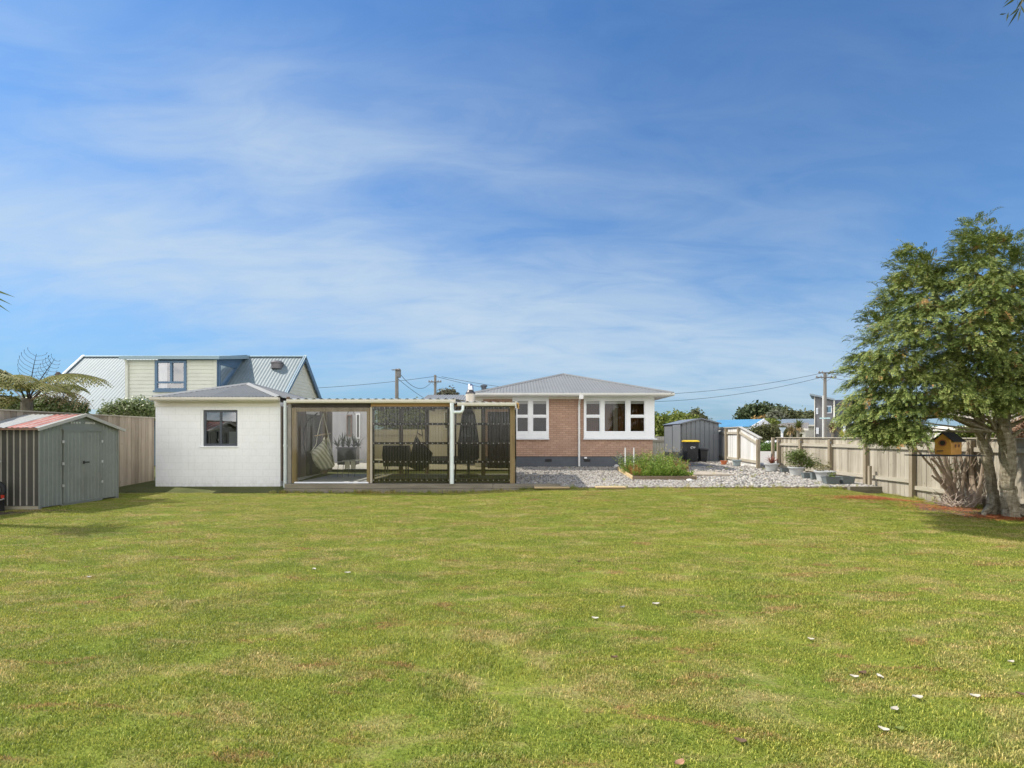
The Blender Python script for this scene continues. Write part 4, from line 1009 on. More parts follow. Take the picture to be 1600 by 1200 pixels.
# cheek of the dormer (faces right) with its three-cornered window
cx_=dxb+.07
def ck(y,z): return (cx_,y,z)
m=MB(); m.prism([ck(DY,dzb-.05),ck(Yr-.1,rzN-.1),ck(DY,dzt)],-.05,0,0); m.build('dormer_cheek',BLUE,NB)
zl=lambda y: rzN-(Yr-y)*sl_
y0,y1=DY+.12,DY+1.5
m=MB(); tri=[(y0,dzt-.16),(y1-.0,dzt-.16),(y0,zl(y0)+.38)]
m.prism([(cx_+.02,a_,b_) for a_,b_ in tri],.012,0,0); m.build('cheek_pane',glassmat('neighbour glass',(.7,.72,.74),.22),NB)
m=MB()
for i in range(3):
    a_,b_=tri[i],tri[(i+1)%3]; m.bar((cx_+.04,a_[0],a_[1]),(cx_+.04,b_[0],b_[1]),.07,.07)
m.build('cheek_frame',BLUE,NB)
MB().bar((cx_+.07,DY-.2,dzt+.06),(cx_+.07,Yr,rzN+.0),.06,.16).build('fascia',BLUE,NB)
# gable ends and barges
for xe,sg in ((nx1,1),(nx0,-1)):
    m=MB(); z=zeN-.8; gx=xe-.18*sg
    while z<rzN-.1:
        t=min(z+.17,rzN-.1); ya=lambda q: max(Yr-(rzN-q)/sl_,Ye+.1); yb=lambda q:min(Yr+(rzN-q)/sl_,Yr+3)
        m.quad((gx+.02*sg,ya(z),z),(gx+.02*sg,yb(z),z),(gx,yb(t),t),(gx,ya(t),t)); m.quad((gx,ya(z),z),(gx,yb(z),z),(gx+.02*sg,yb(z),z),(gx+.02*sg,ya(z),z)); z=t
    m.build('gable_wall',SIDING,NB)
    m=MB(); m.bar((xe,Ye,zeN-.06),(xe,Yr,rzN-.05),.05,.22); m.bar((xe,Yr+3.1,rzN-3.1*sl_-.06),(xe,Yr,rzN-.05),.05,.22); m.build('barge_board',BLUE,NB)
    m=MB(); m.bar((xe+.01*sg,Ye,zeN+.06),(xe+.01*sg,Yr,rzN+.07),.14,.02); m.build('barge_flashing',PALEB,NB)
# lower eave roof and walls
zq=zeN
MB().corr((nx0-.6,Ye-1.1,zq-.28),(nx1,Ye-1.1,zq-.28),lambda t:(nx0-.6+(nx1-nx0+.6)*t,Ye+.1,zq+.05),.16,.014).build('lower_roof',PALEB,NB,True)
m=MB(); gutter(m,(nx0-.6,Ye-1.1,zq-.42),(nx1,0,0),.12,.12); m.build('gutter',PALEB,NB)
MB().box(nx0+.2,nx1-.25,Ye-.5,Yr+3.0,.0,zq-.3).build('lower_wall',M('blue grey wall',(.12,.17,.20),.6,.1,2),NB)
xd=X(198,DY-.1); MB().tube([(xd,DY-.2,dzt),(xd,DY-.06,dzt-.25),(xd,DY-.06,dzb+.0),(xd-.1,DY-.3,dzb-.15)],.045,8).build('downpipe',SIDING,NB)
# roof ventilator
vx,vy=X(433,25.3),25.3; vz=zl(vy)
MB().lathe([(.27,-.25),(.27,.0),(.31,.02),(.30,.07),(.2,.14),(.02,.17)],(vx,vy,vz+.18),18).build('roof_vent',M('vent cap',(.16,.15,.15),.5,.1,4,metal=.3),NB,True)
# satellite dish and small roof lamp seen through the fern
o=thing('satellite_dish','small blue grey satellite dish beside the neighbour roof, behind the tree fern','dish',(X(104,22),22,Z(608,22)))
MB().prism([(X(90,22),22,Z(606,22)),(X(93,22),22,Z(603,22)),(X(106,22),22,Z(606,22)),(X(108,22),22,Z(609,22)),(X(104,22),22,Z(611,22)),(X(90,22),22,Z(609,22))],0,.04,0).build('dish',BLUE,o)
MB().tube([(X(103,22),22,Z(609,22)),(X(99,22),22,Z(616,22)),(X(99,22),22,2.8)],.03,8).build('mast',BLUE,o)
# corner of another pale building behind the fern
o=thing('pale_shed','pale lilac grey gable corner low behind the far left end of the fence','shed',(-22,20,0))
yy=19.0
MB().prism([(X(-60,yy),yy,0),(X(13,yy),yy,0),(X(13,yy),yy,Z(641,yy)),(X(-10,yy),yy,Z(629,yy)),(X(-60,yy),yy,Z(615,yy))],0,.2,0).build('wall',M('lilac wall',(.5,.49,.52),.6,.05,2),o)
MB().bar((X(14,yy),yy-.03,Z(642,yy)),(X(-60,yy),yy-.03,Z(604,yy)),.06,.10).build('barge_board',DARKFR,o)

# ================================================================ flue
fy_=17.4; o=thing('chimney_flue','shiny steel flue with round cowl above a pale drum on the patio roof','flue',(X(735,fy_),fy_,2.7))
cx,cy=X(735,fy_),fy_
GAL=M('galvanised',(.62,.62,.62),.25,.06,6,metal=.85,bump=.02); CRD=M('pale drum',(.62,.55,.45),.5,.08,4,metal=.2,bump=.05)
MB().lathe([(.155,0),(.155,Z(614,fy_)-2.68)],(cx,cy,2.68),20).build('shield',CRD,o,True)
z=Z(614,fy_); MB().lathe([(.165,-.03),(.165,.0),(.12,.06),(.09,.10)],(cx,cy,z),20).build('collar',M('dark collar',(.10,.09,.09),.4,.2,5,metal=.5),o,True)
z=Z(611,fy_); MB().lathe([(.085,0),(.115,.04),(.105,.16),(.06,.24),(.01,.26)],(cx,cy,z),20).build('cowl',GAL,o,True)

# ================================================================ patio furniture
def hangchair(px0,Y,mat1,mat2,label,sc=1.0,mirror=1):
    cx=X(px0,Y); o=thing('hanging_chair',label,'hanging chair',(cx,Y,sz))
    def pp(px,py,dy=0): return (cx+mirror*(px-507)/F*Y*sc,Y+dy,Z(py,Y))
    top=pp(506,646); 
    Tm=[(487,708),(492,703),(499,697),(506,691),(511,682),(514,692),(518,706),(523,727)]
    Bm=[(487.5,710),(490,719),(495,729),(501,733),(508,734.5),(514,733),(519,731),(523,728.5)]
    V=[];n=len(Tm);mm=14
    def samp(P,t):
        k=min(n-2,int(t*(n-1))); f=t*(n-1)-k; return (P[k][0]*(1-f)+P[k+1][0]*f,P[k][1]*(1-f)+P[k+1][1]*f)
    for sd in (1,-1):
        m=MB(); K=28
        for i in range(K+1):
            t=i/K; a=samp(Tm,t); b=samp(Bm,t); bul=.26*math.sin(math.pi*min(1,max(0,t)))**.7
            for j in range(mm+1):
                u=j/mm; x=a[0]*(1-u)+b[0]*u; y=a[1]*(1-u)+b[1]*u
                m.v.append(pp(x,y,sd*bul*math.sin(math.pi*(.18+.82*u))+.006*math.sin(i*2.1)))
        for i in range(K):
            for j in range(mm): q=i*(mm+1)+j; m.f.append((q,q+1,q+mm+2,q+mm+1))
        ob=m.build('seat_cloth',mat1,o,True); md=ob.modifiers.new('t','SOLIDIFY'); md.thickness=.008
    l1=pp(500.5,680.5,-.18); l2=pp(511,677,.12)
    MB().bar(pp(499,681,-.3),pp(512,677,.3),.03,.03).build('spreader_bar',M('wood bar',(.45,.36,.22),.6,.1,5),o)
    m=MB(); m.tube([top,pp(503,664,-.12),l1],.012,6).tube([top,pp(508,662,.1),l2],.012,6)
    for q in ((488,707),(492,703)): m.tube([l1,pp(499,694,-.2),pp(*q,-.1)],.008,5); 
    for q in ((518,706),(521,716),(523,727)): m.tube([l2,pp(q[0]-4,q[1]-14,.12),pp(*q,.05)],.008,5)
    m.build('rope',mat2,o); MB().tube([(top[0],top[1],top[2]),(top[0],top[1],2.6)],.012,6).build('hook',DARKFR,o)
    return o
def stripes():
    m,nt=newmat('striped canvas'); w=N(nt,'ShaderNodeTexWave'); w.wave_type='BANDS'; w.bands_direction='DIAGONAL'; w.inputs['Scale'].default_value=4.2; w.inputs['Distortion'].default_value=1.0; L(nt,pos(nt),w.inputs[0])
    c=ramp(nt,w.outputs['Fac'],[(.35,(.66,.64,.50)),(.6,(.38,.39,.29))]).outputs[0]; finish(nt,c,.9,0,None,transl=.35); return m
hangchair(506,15.7,stripes(),M('cotton rope',(.66,.64,.55),.8,.1,9,bump=0),'striped cream cloth hanging chair behind the clear sheet')
hangchair(655,15.9,M('dark canvas',(.05,.055,.035),.9,.2,5,bump=0),M('dark rope',(.05,.05,.04),.8,.1,9,bump=0),'dark hanging chair behind the wider tinted screen',1.05,-1)
# covered barbecue
bx0,bx1=X(600,18.2),X(641,18.2)
o=thing('covered_barbecue','dark covered barbecue on legs inside the patio behind the tinted screen','barbecue',((bx0+bx1)/2,18.2,sz))
MB().prism([(bx0,17.9,.95),(bx0+.04,17.9,1.28),(bx1-.04,17.9,1.28),(bx1,17.9,.95),(bx1-.05,17.9,.55),(bx0+.05,17.9,.55)],0,.5,0).build('cover',M('dark cover',(.03,.035,.035),.6,.2,3),o)
for x in (bx0+.1,bx1-.1):
    for y in (17.95,18.3): MB().box(x-.02,x+.02,y,y+.04,sz,.56).build('leg',DARKFR,o)
# covered parasol silhouette
cx=X(732,17.0); o=thing('closed_parasol','tall dark covered parasol standing behind the narrow tinted screen','parasol',(cx,17,sz))
MB().lathe([(.30,.55),(.36,.62),(.36,1.1),(.30,1.5),(.22,2.05),(.08,2.3),(.02,2.33)],(cx,17,sz),18,1,.8).build('cover',M('dark cloth',(.022,.024,.012),.8,.3,3),o,True)
MB().lathe([(.34,0),(.34,.07),(.05,.1),(.04,.56)],(cx,17,sz),18).build('base',DARKFR,o)
# brown screen / curtain right side of patio
o=MB(); o.corr((X(762,17.6),17.6,.5),(X(797,17.6),17.6,.5),lambda t:(X(762,17.6)+(X(797,17.6)-X(762,17.6))*t,17.6,2.45),.14,.03)
o=o.build('patio_curtain',M('dark curtain',(.07,.055,.035),.9,.3,2,stretch=(5,5,.6)),None,True); tag(o,'dark gathered curtain at the back of the patio beside the corner post','curtain')
# cable loop and clothes airer, plants
o=MB().tube([(X(496,16.4),16.4,2.35),(X(480,16.4),16.4,2.1),(X(474,16.4),16.4,1.7),(X(474,16.4),16.4,1.35),(X(479,16.4),16.4,1.0)],.022,8).build('hose',M('black hose',(.02,.02,.02),.5,.1),None,True); tag(o,'black hose hanging in a curve by the garage side wall','hose')
o=thing('clothes_airer','low folding clothes airer with pale cloths pegged on it behind the clear sheet','airer',(X(553,17),17,sz))
AL=M('pale rail',(.62,.62,.55),.5,.1,5,bump=0); m=MB()
m.tube([(X(527,17),17,Z(722,17)),(X(568,17),17,Z(719,17))],.012,6).tube([(X(527,17),17.5,Z(721,17)),(X(568,17),17.5,Z(718,17))],.012,6)
m.build('rail',AL,o)
for px in (529,537,546,556): MB().tube([(X(px,17),17,Z(721,17)),(X(px-2,17),17,sz)],.010,6).build('leg',DARKFR,o)
for px in (539,543,548.5,552):
    MB().prism([(X(px,17),16.98,Z(721,17)),(X(px+3.4,17),16.98,Z(721,17)),(X(px+3.8,17),16.98,Z(732,17)),(X(px-.2,17),16.98,Z(733,17))],0,.02,0).build('cloth',M('pale cloth',(.55,.52,.42),.9,.1,6,bump=0),o)
LEAFD=leafmat('dark houseplant',(.015,.03,.012),(.03,.055,.02),(.06,.085,.035),.5,.15,2)
o=thing('plant_stand','dark plant stand crowded with strappy pot plants behind the clear sheet','plant stand',(X(540,19),19,sz))
MB().box(X(527,19),X(556,19),19,19.45,.55,1.15).box(X(525,19),X(558,19),18.97,19.5,1.152,1.2).build('stand',DARKFR,o)
def strappy(name,cx,cy,cz,n,l,w,mat,parent,up=.6,droop=1.0,r=None,seg=5):
    """rosette of arching blades"""
    r=r or random; m=MB()
    for i in range(n):
        a=r.random()*6.283; t=up+(1-up)*r.random()*1.0; ll=l*(.65+.5*r.random()); p=Vector((cx,cy,cz)); el_=math.radians(20+65*r.random()**.7); dirv=Vector((math.cos(a)*math.cos(el_),math.sin(a)*math.cos(el_),math.sin(el_)))
        sd_=Vector((-math.sin(a),math.cos(a),0)); o0=len(m.v)
        for k in range(seg+1):
            f=k/seg; ww=w*(1-f)**.6*(.5+.5*min(1,f*5))*.5+.0004
            m.v.append(tuple(p-sd_*ww)); m.v.append(tuple(p+sd_*ww)); p=p+dirv*ll/seg; dirv=(dirv+Vector((0,0,-.22*droop))).normalized()
        for k in range(seg): m.f.append((o0+2*k,o0+2*k+1,o0+2*k+3,o0+2*k+2))
    return m.build(name,mat,parent)
for px in (528,536,545,553,560): strappy('foliage',X(px,19.2),19.2,1.2,26,.55,.05,LEAFD,o)
strappy('foliage',X(548,18.2),18.2,2.5,20,.5,.04,LEAFD,o,droop=2.2)

# ================================================================ bins, pots
def wheelie(cx,cy,gz_,w,d,h,lidc,label,name,logo=False,stick=False):
    o=thing(name,label,'bin',(cx,cy,gz_)); BK=M('bin black',(.025,.027,.03),.45,.15,4,bump=.03)
    m=MB(); b=.80
    lo=[(cx-w/2*b,cy-d/2*b),(cx+w/2*b,cy-d/2*b),(cx+w/2*b,cy+d/2*b),(cx-w/2*b,cy+d/2*b)]; hi=[(cx-w/2,cy-d/2),(cx+w/2,cy-d/2),(cx+w/2,cy+d/2),(cx-w/2,cy+d/2)]
    m.add([(x,y,gz_+.06) for x,y in lo]+[(x,y,gz_+h*.9) for x,y in hi],[(3,2,1,0),(4,5,6,7),(0,1,5,4),(1,2,6,5),(2,3,7,6),(3,0,4,7)])
    m.box(cx-w/2-.02,cx+w/2+.02,cy-d/2-.02,cy+d/2,gz_+h*.885,gz_+h*.925)
    for s_ in (-.22,.22): m.box(cx+s_*w-.012,cx+s_*w+.012,cy-d*.46,cy-d*.4,gz_+.1,gz_+h*.86)
    m.build('body',BK,o,bevel=.012)
    LM=M('lid '+name+str(lidc[0]),lidc,.4,.06,5,bump=.02); z=gz_+h*.93
    pr=[(cy-d/2-.04,z),(cy-d/2-.04,z+.03),(cy-d/4,z+.075),(cy+d/5,z+.085),(cy+d/2+.03,z+.05),(cy+d/2+.03,z)]
    MB().prism([(cx-w/2-.03,y,q) for y,q in pr],w+.06,0,0).build('lid',LM,o,bevel=.012)
    for s_ in (-1,1):
        MB().tube([(cx+s_*(w*.42),cy+d*.42,gz_+.10),(cx+s_*(w*.42)+s_*.05,cy+d*.42,gz_+.10)],.10,16).build('wheel',M('tyre',(.02,.02,.02),.7,.1),o)
    MB().tube([(cx-w*.3,cy+d/2+.05,z-.02),(cx+w*.3,cy+d/2+.05,z-.02)],.015,8).build('handle',BK,o)
    yf=cy-d/2
    if logo:
        m=MB(); 
        for k in range(9):
            a=math.pi*(.25+1.3*k/9); a2=math.pi*(.25+1.3*(k+1)/9); R1,R2=.075,.045; c0=(cx-.04,gz_+h*.68)
            m.quad(*[(c0[0]+R*math.cos(q),yf-.004+(.0),c0[1]+R*.75*math.sin(q)) for R,q in ((R1,a),(R1,a2),(R2,a2),(R2,a))])
        m.box(cx-.01,cx+.11,yf-.008,yf-.004,gz_+h*.69,gz_+h*.715).box(cx-.0,cx+.09,yf-.008,yf-.004,gz_+h*.655,gz_+h*.67)
        m.build('logo',M('print white',(.7,.7,.68),.6,.05,5,bump=0),o)
    if stick: MB().box(cx-.05,cx+.05,yf-.004+.02,yf+.03,gz_+h*.60,gz_+h*.78).build('sticker',WHITE,o)
    return o
wheelie(X(1079,23.7),23.7,.39,.56,.62,1.03,(.70,.50,.03),'black wheelie bin with a yellow lid in front of grey shed','wheelie_bin',True)
wheelie(X(1098,23.8),23.8,.39,.34,.36,.62,(.03,.03,.032),'small all black bin with a white sticker, right of the yellow lidded one','kerbside_bin',False,True)
def roundpot(px,pyb,pyt,wpx,mat,label,rim=True,soil_=True,cat='plant pot',name='plant_pot',zoff=0):
    # base on the gravel
    Y=15
    for _ in range(30): Y=(E-yard_z(0,Y)-zoff)*F/(pyb-HY)
    g0=yard_z(0,Y)+zoff; Y+=.12; g0+=.035; cx=X(px,Y); r=wpx/2/F*Y*.84; h=(Z(pyt,Y)-g0)
    o=thing(name,label,cat,(cx,Y,g0))
    MB().lathe([(r*.62,0),(r*.68,.01),(r*.71,h*.2),(r*.80,h*.55),(r*.90,h*.8),(r*.92,h*.82),(r*1.0,h*.86),(r*1.02,h*.97),(r*.98,h),(r*.88,h),(r*.86,h*.9),(r*.8,h*.9)],(cx,Y,g0-.01),28,cap=True).build('pot',mat,o,True)
    m=MB().lathe([(r*.86,h*.88),(r*.4,h*.9),(.001,h*.91)],(cx,Y,g0),20,cap=False).build('soil',soil,o)
    return o,cx,Y,g0,r,h
PG=M('pot pale grey',(.50,.51,.50),.55,.12,4,dirt=((.3,.3,.26),.4)); PB=M('pot blue grey',(.27,.32,.33),.55,.12,4)
PO=M('pot terracotta',(.55,.17,.07),.7,.12,5); PD=M('pot slate',(.15,.175,.175),.6,.12,5); 
LEAFP=leafmat('pot shrub leaf',(.07,.11,.02),(.14,.19,.045),(.24,.27,.09),.5,.3,3)
RED=leafmat('red succulent',(.22,.07,.05),(.32,.13,.09),(.42,.22,.14),.5,.2,4)
q=roundpot(1205.5,738,723.5,26,PG,'wide pale grey pot holding a red succulent by the gateway'); strappy('plant',q[1],q[2],q[3]+q[5]*.9,46,.34,.045,RED,q[0],droop=.5)
q=roundpot(1244.5,744.5,729,29.5,PG,'pale grey round pot with a bushy green shrub against the fence')
o=q[0]; m=MB()
for k in range(9):
    a=random.random()*6.28; m.tube([(q[1],q[2],q[3]+q[5]*.9),(q[1]+.2*math.cos(a),q[2]+.15*math.sin(a),q[3]+q[5]+.2),(q[1]+.2+.42*math.cos(a),q[2]+.25*math.sin(a),q[3]+q[5]+.45)],[.012,.009,.004],5)
m.build('stem',M('green twig',(.2,.18,.1),.8,.2,5),o)
z=q[3]+q[5]
crown('foliage',[(q[1]+.05,q[2],z+.22,.42,.3,.26),(q[1]-.1,q[2],z+.38,.25,.22,.2),(q[1]+.42,q[2]-.02,z+.1,.34,.25,.2),(q[1]+.15,q[2],z+.42,.25,.2,.15),(q[1]+.7,q[2],z+.02,.18,.15,.14)],3600,.05,LEAFP,o,shell=.2)
q=roundpot(1288.5,754,735,35.5,PG,'largest pale grey round pot with sparse pale weeds, between the dark square pots')
crown('weeds',[(q[1]-.15,q[2],q[3]+q[5]+.08,.2,.15,.12),(q[1]+.1,q[2],q[3]+q[5]+.14,.12,.1,.16)],260,.05,leafmat('dry weed',(.16,.13,.06),(.28,.25,.12),(.4,.38,.25),.7,.2,3),q[0],shell=.1)
q=roundpot(1151,729.5,718,16.5,PB,'blue grey round pot beside the orange pot near the stepped fence')
q=roundpot(1131,727,719.5,12.5,PO,'small orange terracotta pot on the gravel near the grey shed')
def sqpot(px,pyb,pyt,wpx,mat,label,dy=.0,weeds=False):
    Y=15
    for _ in range(30): Y=(E-yard_z(0,Y))*F/(pyb-HY)
    g0=yard_z(0,Y); Y+=.16+dy; g0+=.035; cx=X(px,Y); w=wpx/2/F*Y*.9; h=Z(pyt,Y)-g0; b=.80
    o=thing('square_pot',label,'plant pot',(cx,Y,g0)); m=MB()
    R=[(b,0),(1.0,h*.9),(1.05,h*.9),(1.05,h),(.95,h),(.92,h*.8)]
    for k,(f,z) in enumerate(R):
        for sx,sy in ((-1,-1),(1,-1),(1,1),(-1,1)): m.v.append((cx+sx*f*w,Y+sy*f*w*.6,g0+z))
    for k in range(len(R)-1):
        for i in range(4): j=(i+1)%4; m.f.append((4*k+i,4*k+j,4*k+4+j,4*k+4+i))
    m.f.append((3,2,1,0)); e_=4*(len(R)-1); 
    m.build('pot',mat,o,bevel=.004)
    MB().quad(*[(cx+sx*.93*w,Y+sy*.93*w*.6,g0+h*.82) for sx,sy in ((-1,-1),(1,-1),(1,1),(-1,1))]).build('soil',soil,o)
    if weeds: crown('weeds',[(cx,Y,g0+h*1.02,.16,.12,.08)],200,.045,LEAFP,o,shell=.1)
    return o
sqpot(1225.5,740,731,13.5,PD,'small dark square pot tucked between two pale round pots')
sqpot(1260,750,738.5,14,PD,'dark square pot left of the largest round pot')
sqpot(1272,752,738.5,11.5,PD,'narrow dark square pot pressed against left side of the largest round pot')
sqpot(1298,759,744.5,25,PD,'dark grey square pot at the front of the group, with weeds',0,True)
sqpot(1323,759,744.5,22,PD,'empty dark grey square pot at the right end of the row of pots')
# white pebbles/rocks larger
ROCK=M('white rock',(.66,.64,.60),.8,.1,8)
for (px,py,r_,lb) in ((1077,752,.085,'white rock at the front edge of the garden bed'),(1119,719.5,.07,'white rock left of the small orange pot'),(1141,723.5,.08,'white rock between the orange pot and the blue grey pot'),(1161,728.5,.08,'white rock right of the blue grey pot'),(963,730,.12,'pale round rock at the back left corner of the garden bed')):
    Y=15
    for _ in range(30): Y=(E-yard_z(0,Y))*F/(py-HY)
    s_=stones[hash(lb)%1]; me=s_.data.copy(); me.name='rock'; me.materials.clear(); me.materials.append(ROCK)
    o=bpy.data.objects.new('rock',me); COL.objects.link(o); o.location=(X(px,Y),Y,yard_z(0,Y)+r_*.3); o.scale=(r_*1.3,r_,r_*.9); o.rotation_euler=(0,0,px); tag(o,lb,'rock')
# ================================================================ garden bed
bxl,bxr,byf,byb=X(989,16.1),X(1088,16.1),16.1,19.2
GB=thing('garden_bed','raised timber edged garden bed overgrown with herbs and weeds in the gravel','garden bed',(4.8,17.5,.2))
MB().box(bxl,bxr,byf,byf+.06,.15,.35).build('edge_board',wood('bed board',(.10,.075,.05),(.2,.15,.10),(.32,.25,.18),.85,axis='x'),GB)
MB().bar((bxl,byf+.03,.26),(X(966,19.0),19.0,.42),.05,.16).bar((bxr,byf+.03,.26),(bxr+.05,19.1,.42),.05,.16).build('edge_board',PINE,GB)
MB().add([(bxl+.02,byf+.06,.30),(bxr-.02,byf+.06,.30),(bxr,19.1,.44),(X(966,19.0),19.0,.44)],[(0,1,2,3)]).build('soil',soil,GB)
HERB=leafmat('herb leaf',(.10,.18,.025),(.20,.30,.045),(.33,.38,.085),.55,.3,1.6,brown=((.36,.16,.05),.60)); GREYH=leafmat('grey herb',(.12,.15,.10),(.22,.25,.17),(.32,.33,.22),.6,.25,2)
def stems(cx,cy,g0,n,rx,ry,h,mat,name,lw=.02,ll=.07,parent=None,lean=.25,nl=18,seed=0):
    r=np.random.default_rng(seed); C=[];D=[];l=[];w=[]
    for _ in range(n):
        a=r.random()*6.283; q=math.sqrt(r.random()); bx=cx+rx*q*math.cos(a); by=cy+ry*q*math.sin(a); hh=h*(.55+.6*r.random())*(1-.35*q); lx,ly=r.normal()*lean,r.normal()*lean
        for k in range(nl):
            f=(k+r.random())/nl; px_=bx+lx*hh*f*f; py_=by+ly*hh*f*f; aa=r.random()*6.283
            d=np.array([math.cos(aa),math.sin(aa),.2+1.1*r.random()]); d/=np.linalg.norm(d); L_=ll*(.6+.8*r.random())*(1.15-.5*f)
            C.append(np.array([px_,py_,g0+hh*f])+d*L_*.5); D.append(d); l.append(L_); w.append(lw*(.6+.8*r.random()))
    C=np.array(C);D=np.array(D); U=unit(np.cross(D,np.array([0,0,1])+.5*r.normal(size=D.shape))); V,q=leafquads(C,D,U,np.array(l),np.array(w))
    return npmesh(name,V,q,mat,parent)
stems(4.85,17.6,.36,360,1.08,1.4,.72,HERB,'herbs',.024,.10,GB,.3,22,1)
stems(4.9,16.6,.33,330,.98,.38,.22,leafmat('fresh ground leaf',(.10,.19,.02),(.18,.29,.035),(.30,.38,.07),.5,.35,2),'ground_plants',.035,.06,GB,.3,9,2)
stems(4.15,18.3,.42,60,.3,.6,.75,GREYH,'grey_shrub',.03,.07,GB,.3,26,3)
stems(5.1,17.9,.42,48,.85,.9,.95,leafmat('seed stalk',(.25,.24,.10),(.38,.34,.16),(.46,.30,.12),.7,.2,2),'tall_stalks',.02,.10,GB,.2,30,4)
stems(4.05,16.9,.34,50,.18,.5,.4,leafmat('orange stems',(.30,.12,.04),(.38,.19,.06),(.36,.28,.1),.7,.2,2),'orange_foliage',.015,.08,GB,.3,16,5)
stems(5.75,17.6,.38,36,.2,.9,.55,leafmat('orange stems',(.30,.12,.04),(.38,.19,.06),(.36,.28,.1)),'orange_foliage',.02,.09,GB,.3,16,6)
for px,pt,pb in ((977,699.5,722),(990.5,699.5,716)):
    Y=17.6; MB().tube([(X(px,Y),Y,.4),(X(px,Y),Y,Z(pt,Y))],.022,8).build('stake',M('white stake',(.72,.72,.70),.5,.05,5,bump=0),GB)

# ================================================================ birdhouse
BY=9.1
def bp(px,py,dy=0): return (X(px,BY),BY+dy,Z(py,BY))
Bh=thing('birdhouse','orange wooden birdhouse with black roof hung in conifer above a dark tray','birdhouse',bp(1486,712))
ORG=M('orange ply',(.50,.25,.05),.6,.15,3,bump=.1,stretch=(1,1,4))
# long axis runs away to the right; gable end faces left/front
ax=Vector((.86,.5,0)).normalized(); wd=Vector((-ax.y,ax.x,0)); Lh=.44; Wh=.24; base=Vector(bp(1473,710.5)); zt0=Z(688,BY)-base.z; za0=Z(677.5,BY)-base.z+.0
def b3(u,v,z): return tuple(base+ax*u+wd*v+Vector((0,0,z)))
m=MB(); pts=[b3(0,-Wh/2,0),b3(0,Wh/2,0),b3(0,Wh/2,zt0),b3(0,0,za0),b3(0,-Wh/2,zt0)]; m.prism([Vector(p)*1 for p in pts],*(ax*Lh)); m.v=[tuple(v) for v in m.v]
m.build('box',ORG,Bh,bevel=.004)
m=MB()
for s_ in (-1,1):
    e=.05; a=Vector(b3(-.04,s_*(Wh/2+e),zt0-.03)); t=Vector(b3(-.04,0,za0+.012)); m.add([tuple(q) for q in (a,t,t+ax*(Lh+.08),a+ax*(Lh+.08),a+Vector((0,0,.014)),t+Vector((0,0,.014)),t+ax*(Lh+.08)+Vector((0,0,.014)),a+ax*(Lh+.08)+Vector((0,0,.014)))],[(0,1,2,3),(4,5,6,7),(0,3,7,4),(1,2,6,5),(0,1,5,4),(3,2,6,7)])
m.build('roof',M('black felt',(.018,.018,.018),.8,.2,6),Bh)
def disc(c,n_,r0,r1,mat,name):
    n_=Vector(n_).normalized(); t=n_.cross(Vector((0,0,1))).normalized(); u=Vector((0,0,1)); m=MB(); K=20; o=0
    for i in range(K):
        a=2*math.pi*i/K; d=t*math.cos(a)+u*math.sin(a); m.v.append(tuple(Vector(c)+d*r1)); m.v.append(tuple(Vector(c)+d*r0))
    for i in range(K): j=(i+1)%K; m.f.append((2*i,2*j,2*j+1,2*i+1))
    return m.build(name,mat,Bh)
BLK=M('black metal',(.02,.02,.02),.5,.1); RG=M('hole ring',(.28,.10,.05),.6,.1,5)
c=Vector(b3(-.006,0,zt0*.82)); disc(c,-ax,.0,.042,BLK,'entrance_hole'); disc(c-ax*.003,-ax,.042,.062,RG,'hole_ring')
for u in (.17,.31):
    c=Vector(b3(u,-Wh/2-.006,zt0*.62)); disc(c,-wd,0,.022,BLK,'side_hole'); disc(c-wd*.003,-wd,.022,.034,RG,'hole_ring')
MB().tube([b3(-.22,0,.07*1),b3(.02,0,.07)],.010,8).build('perch',BLK,Bh); MB().tube([b3(Lh-.02,0,.07),b3(Lh+.15,0,.07)],.010,8).build('perch',BLK,Bh)
MB().box(X(1441,BY),X(1535,BY),BY-.06,BY+.42,Z(713,BY),Z(711.3,BY)).build('tray',BLK,Bh,bevel=.003)
MB().tube([b3(Lh/2,0,za0),b3(Lh/2,0,za0+.9)],.004,5).tube([(X(1444,BY),BY+.1,Z(712,BY)),b3(Lh/2,0,za0+.6)],.003,5).tube([(X(1532,BY),BY+.1,Z(712,BY)),b3(Lh/2,0,za0+.6)],.003,5).build('hanging_wire',BLK,Bh)

# ================================================================ wheelbarrow at left edge
wy_=10.75; Wb=thing('wheelbarrow','wheelbarrow propped against the dark side of the small garden shed, tyre and red bracket showing','wheelbarrow',(-10.9,wy_,0))
c=(X(-7,wy_),wy_,Z(766,wy_)); m=MB()
K=28
for i in range(K):
    a=2*math.pi*i/K
    for j in range(10):
        b=2*math.pi*j/10; R=.165+.045*math.cos(b); m.v.append((c[0]+R*math.cos(a),c[1]+.045*math.sin(b),c[2]+R*math.sin(a)))
for i in range(K):
    for j in range(10): m.f.append((i*10+j,((i+1)%K)*10+j,((i+1)%K)*10+(j+1)%10,i*10+(j+1)%10))
wh=m.build('wheel',M('tyre',(.02,.02,.02),.7,.1),Wb,True); MB().tube([(c[0],c[1]-.03,c[2]),(c[0],c[1]+.03,c[2])],.12,20).build('rim',M('zinc',(.6,.6,.58)),wh)
MB().tube([(c[0]+.245,c[1]-.07,c[2]-.17),(c[0]+.20,c[1]-.08,c[2]-.19),(c[0],c[1]-.07,c[2]-.2),(c[0]-.9,c[1]-.1,c[2]-.25),(c[0]-1.2,c[1]-.1,.02)],.016,8).build('frame',M('zinc',(.6,.6,.58)),Wb)
MB().box(c[0]+.2,c[0]+.235,c[1]-.09,c[1]-.05,c[2]-.16,c[2]-.09).build('bracket',M('red plastic',(.5,.04,.02),.4,.1),Wb)
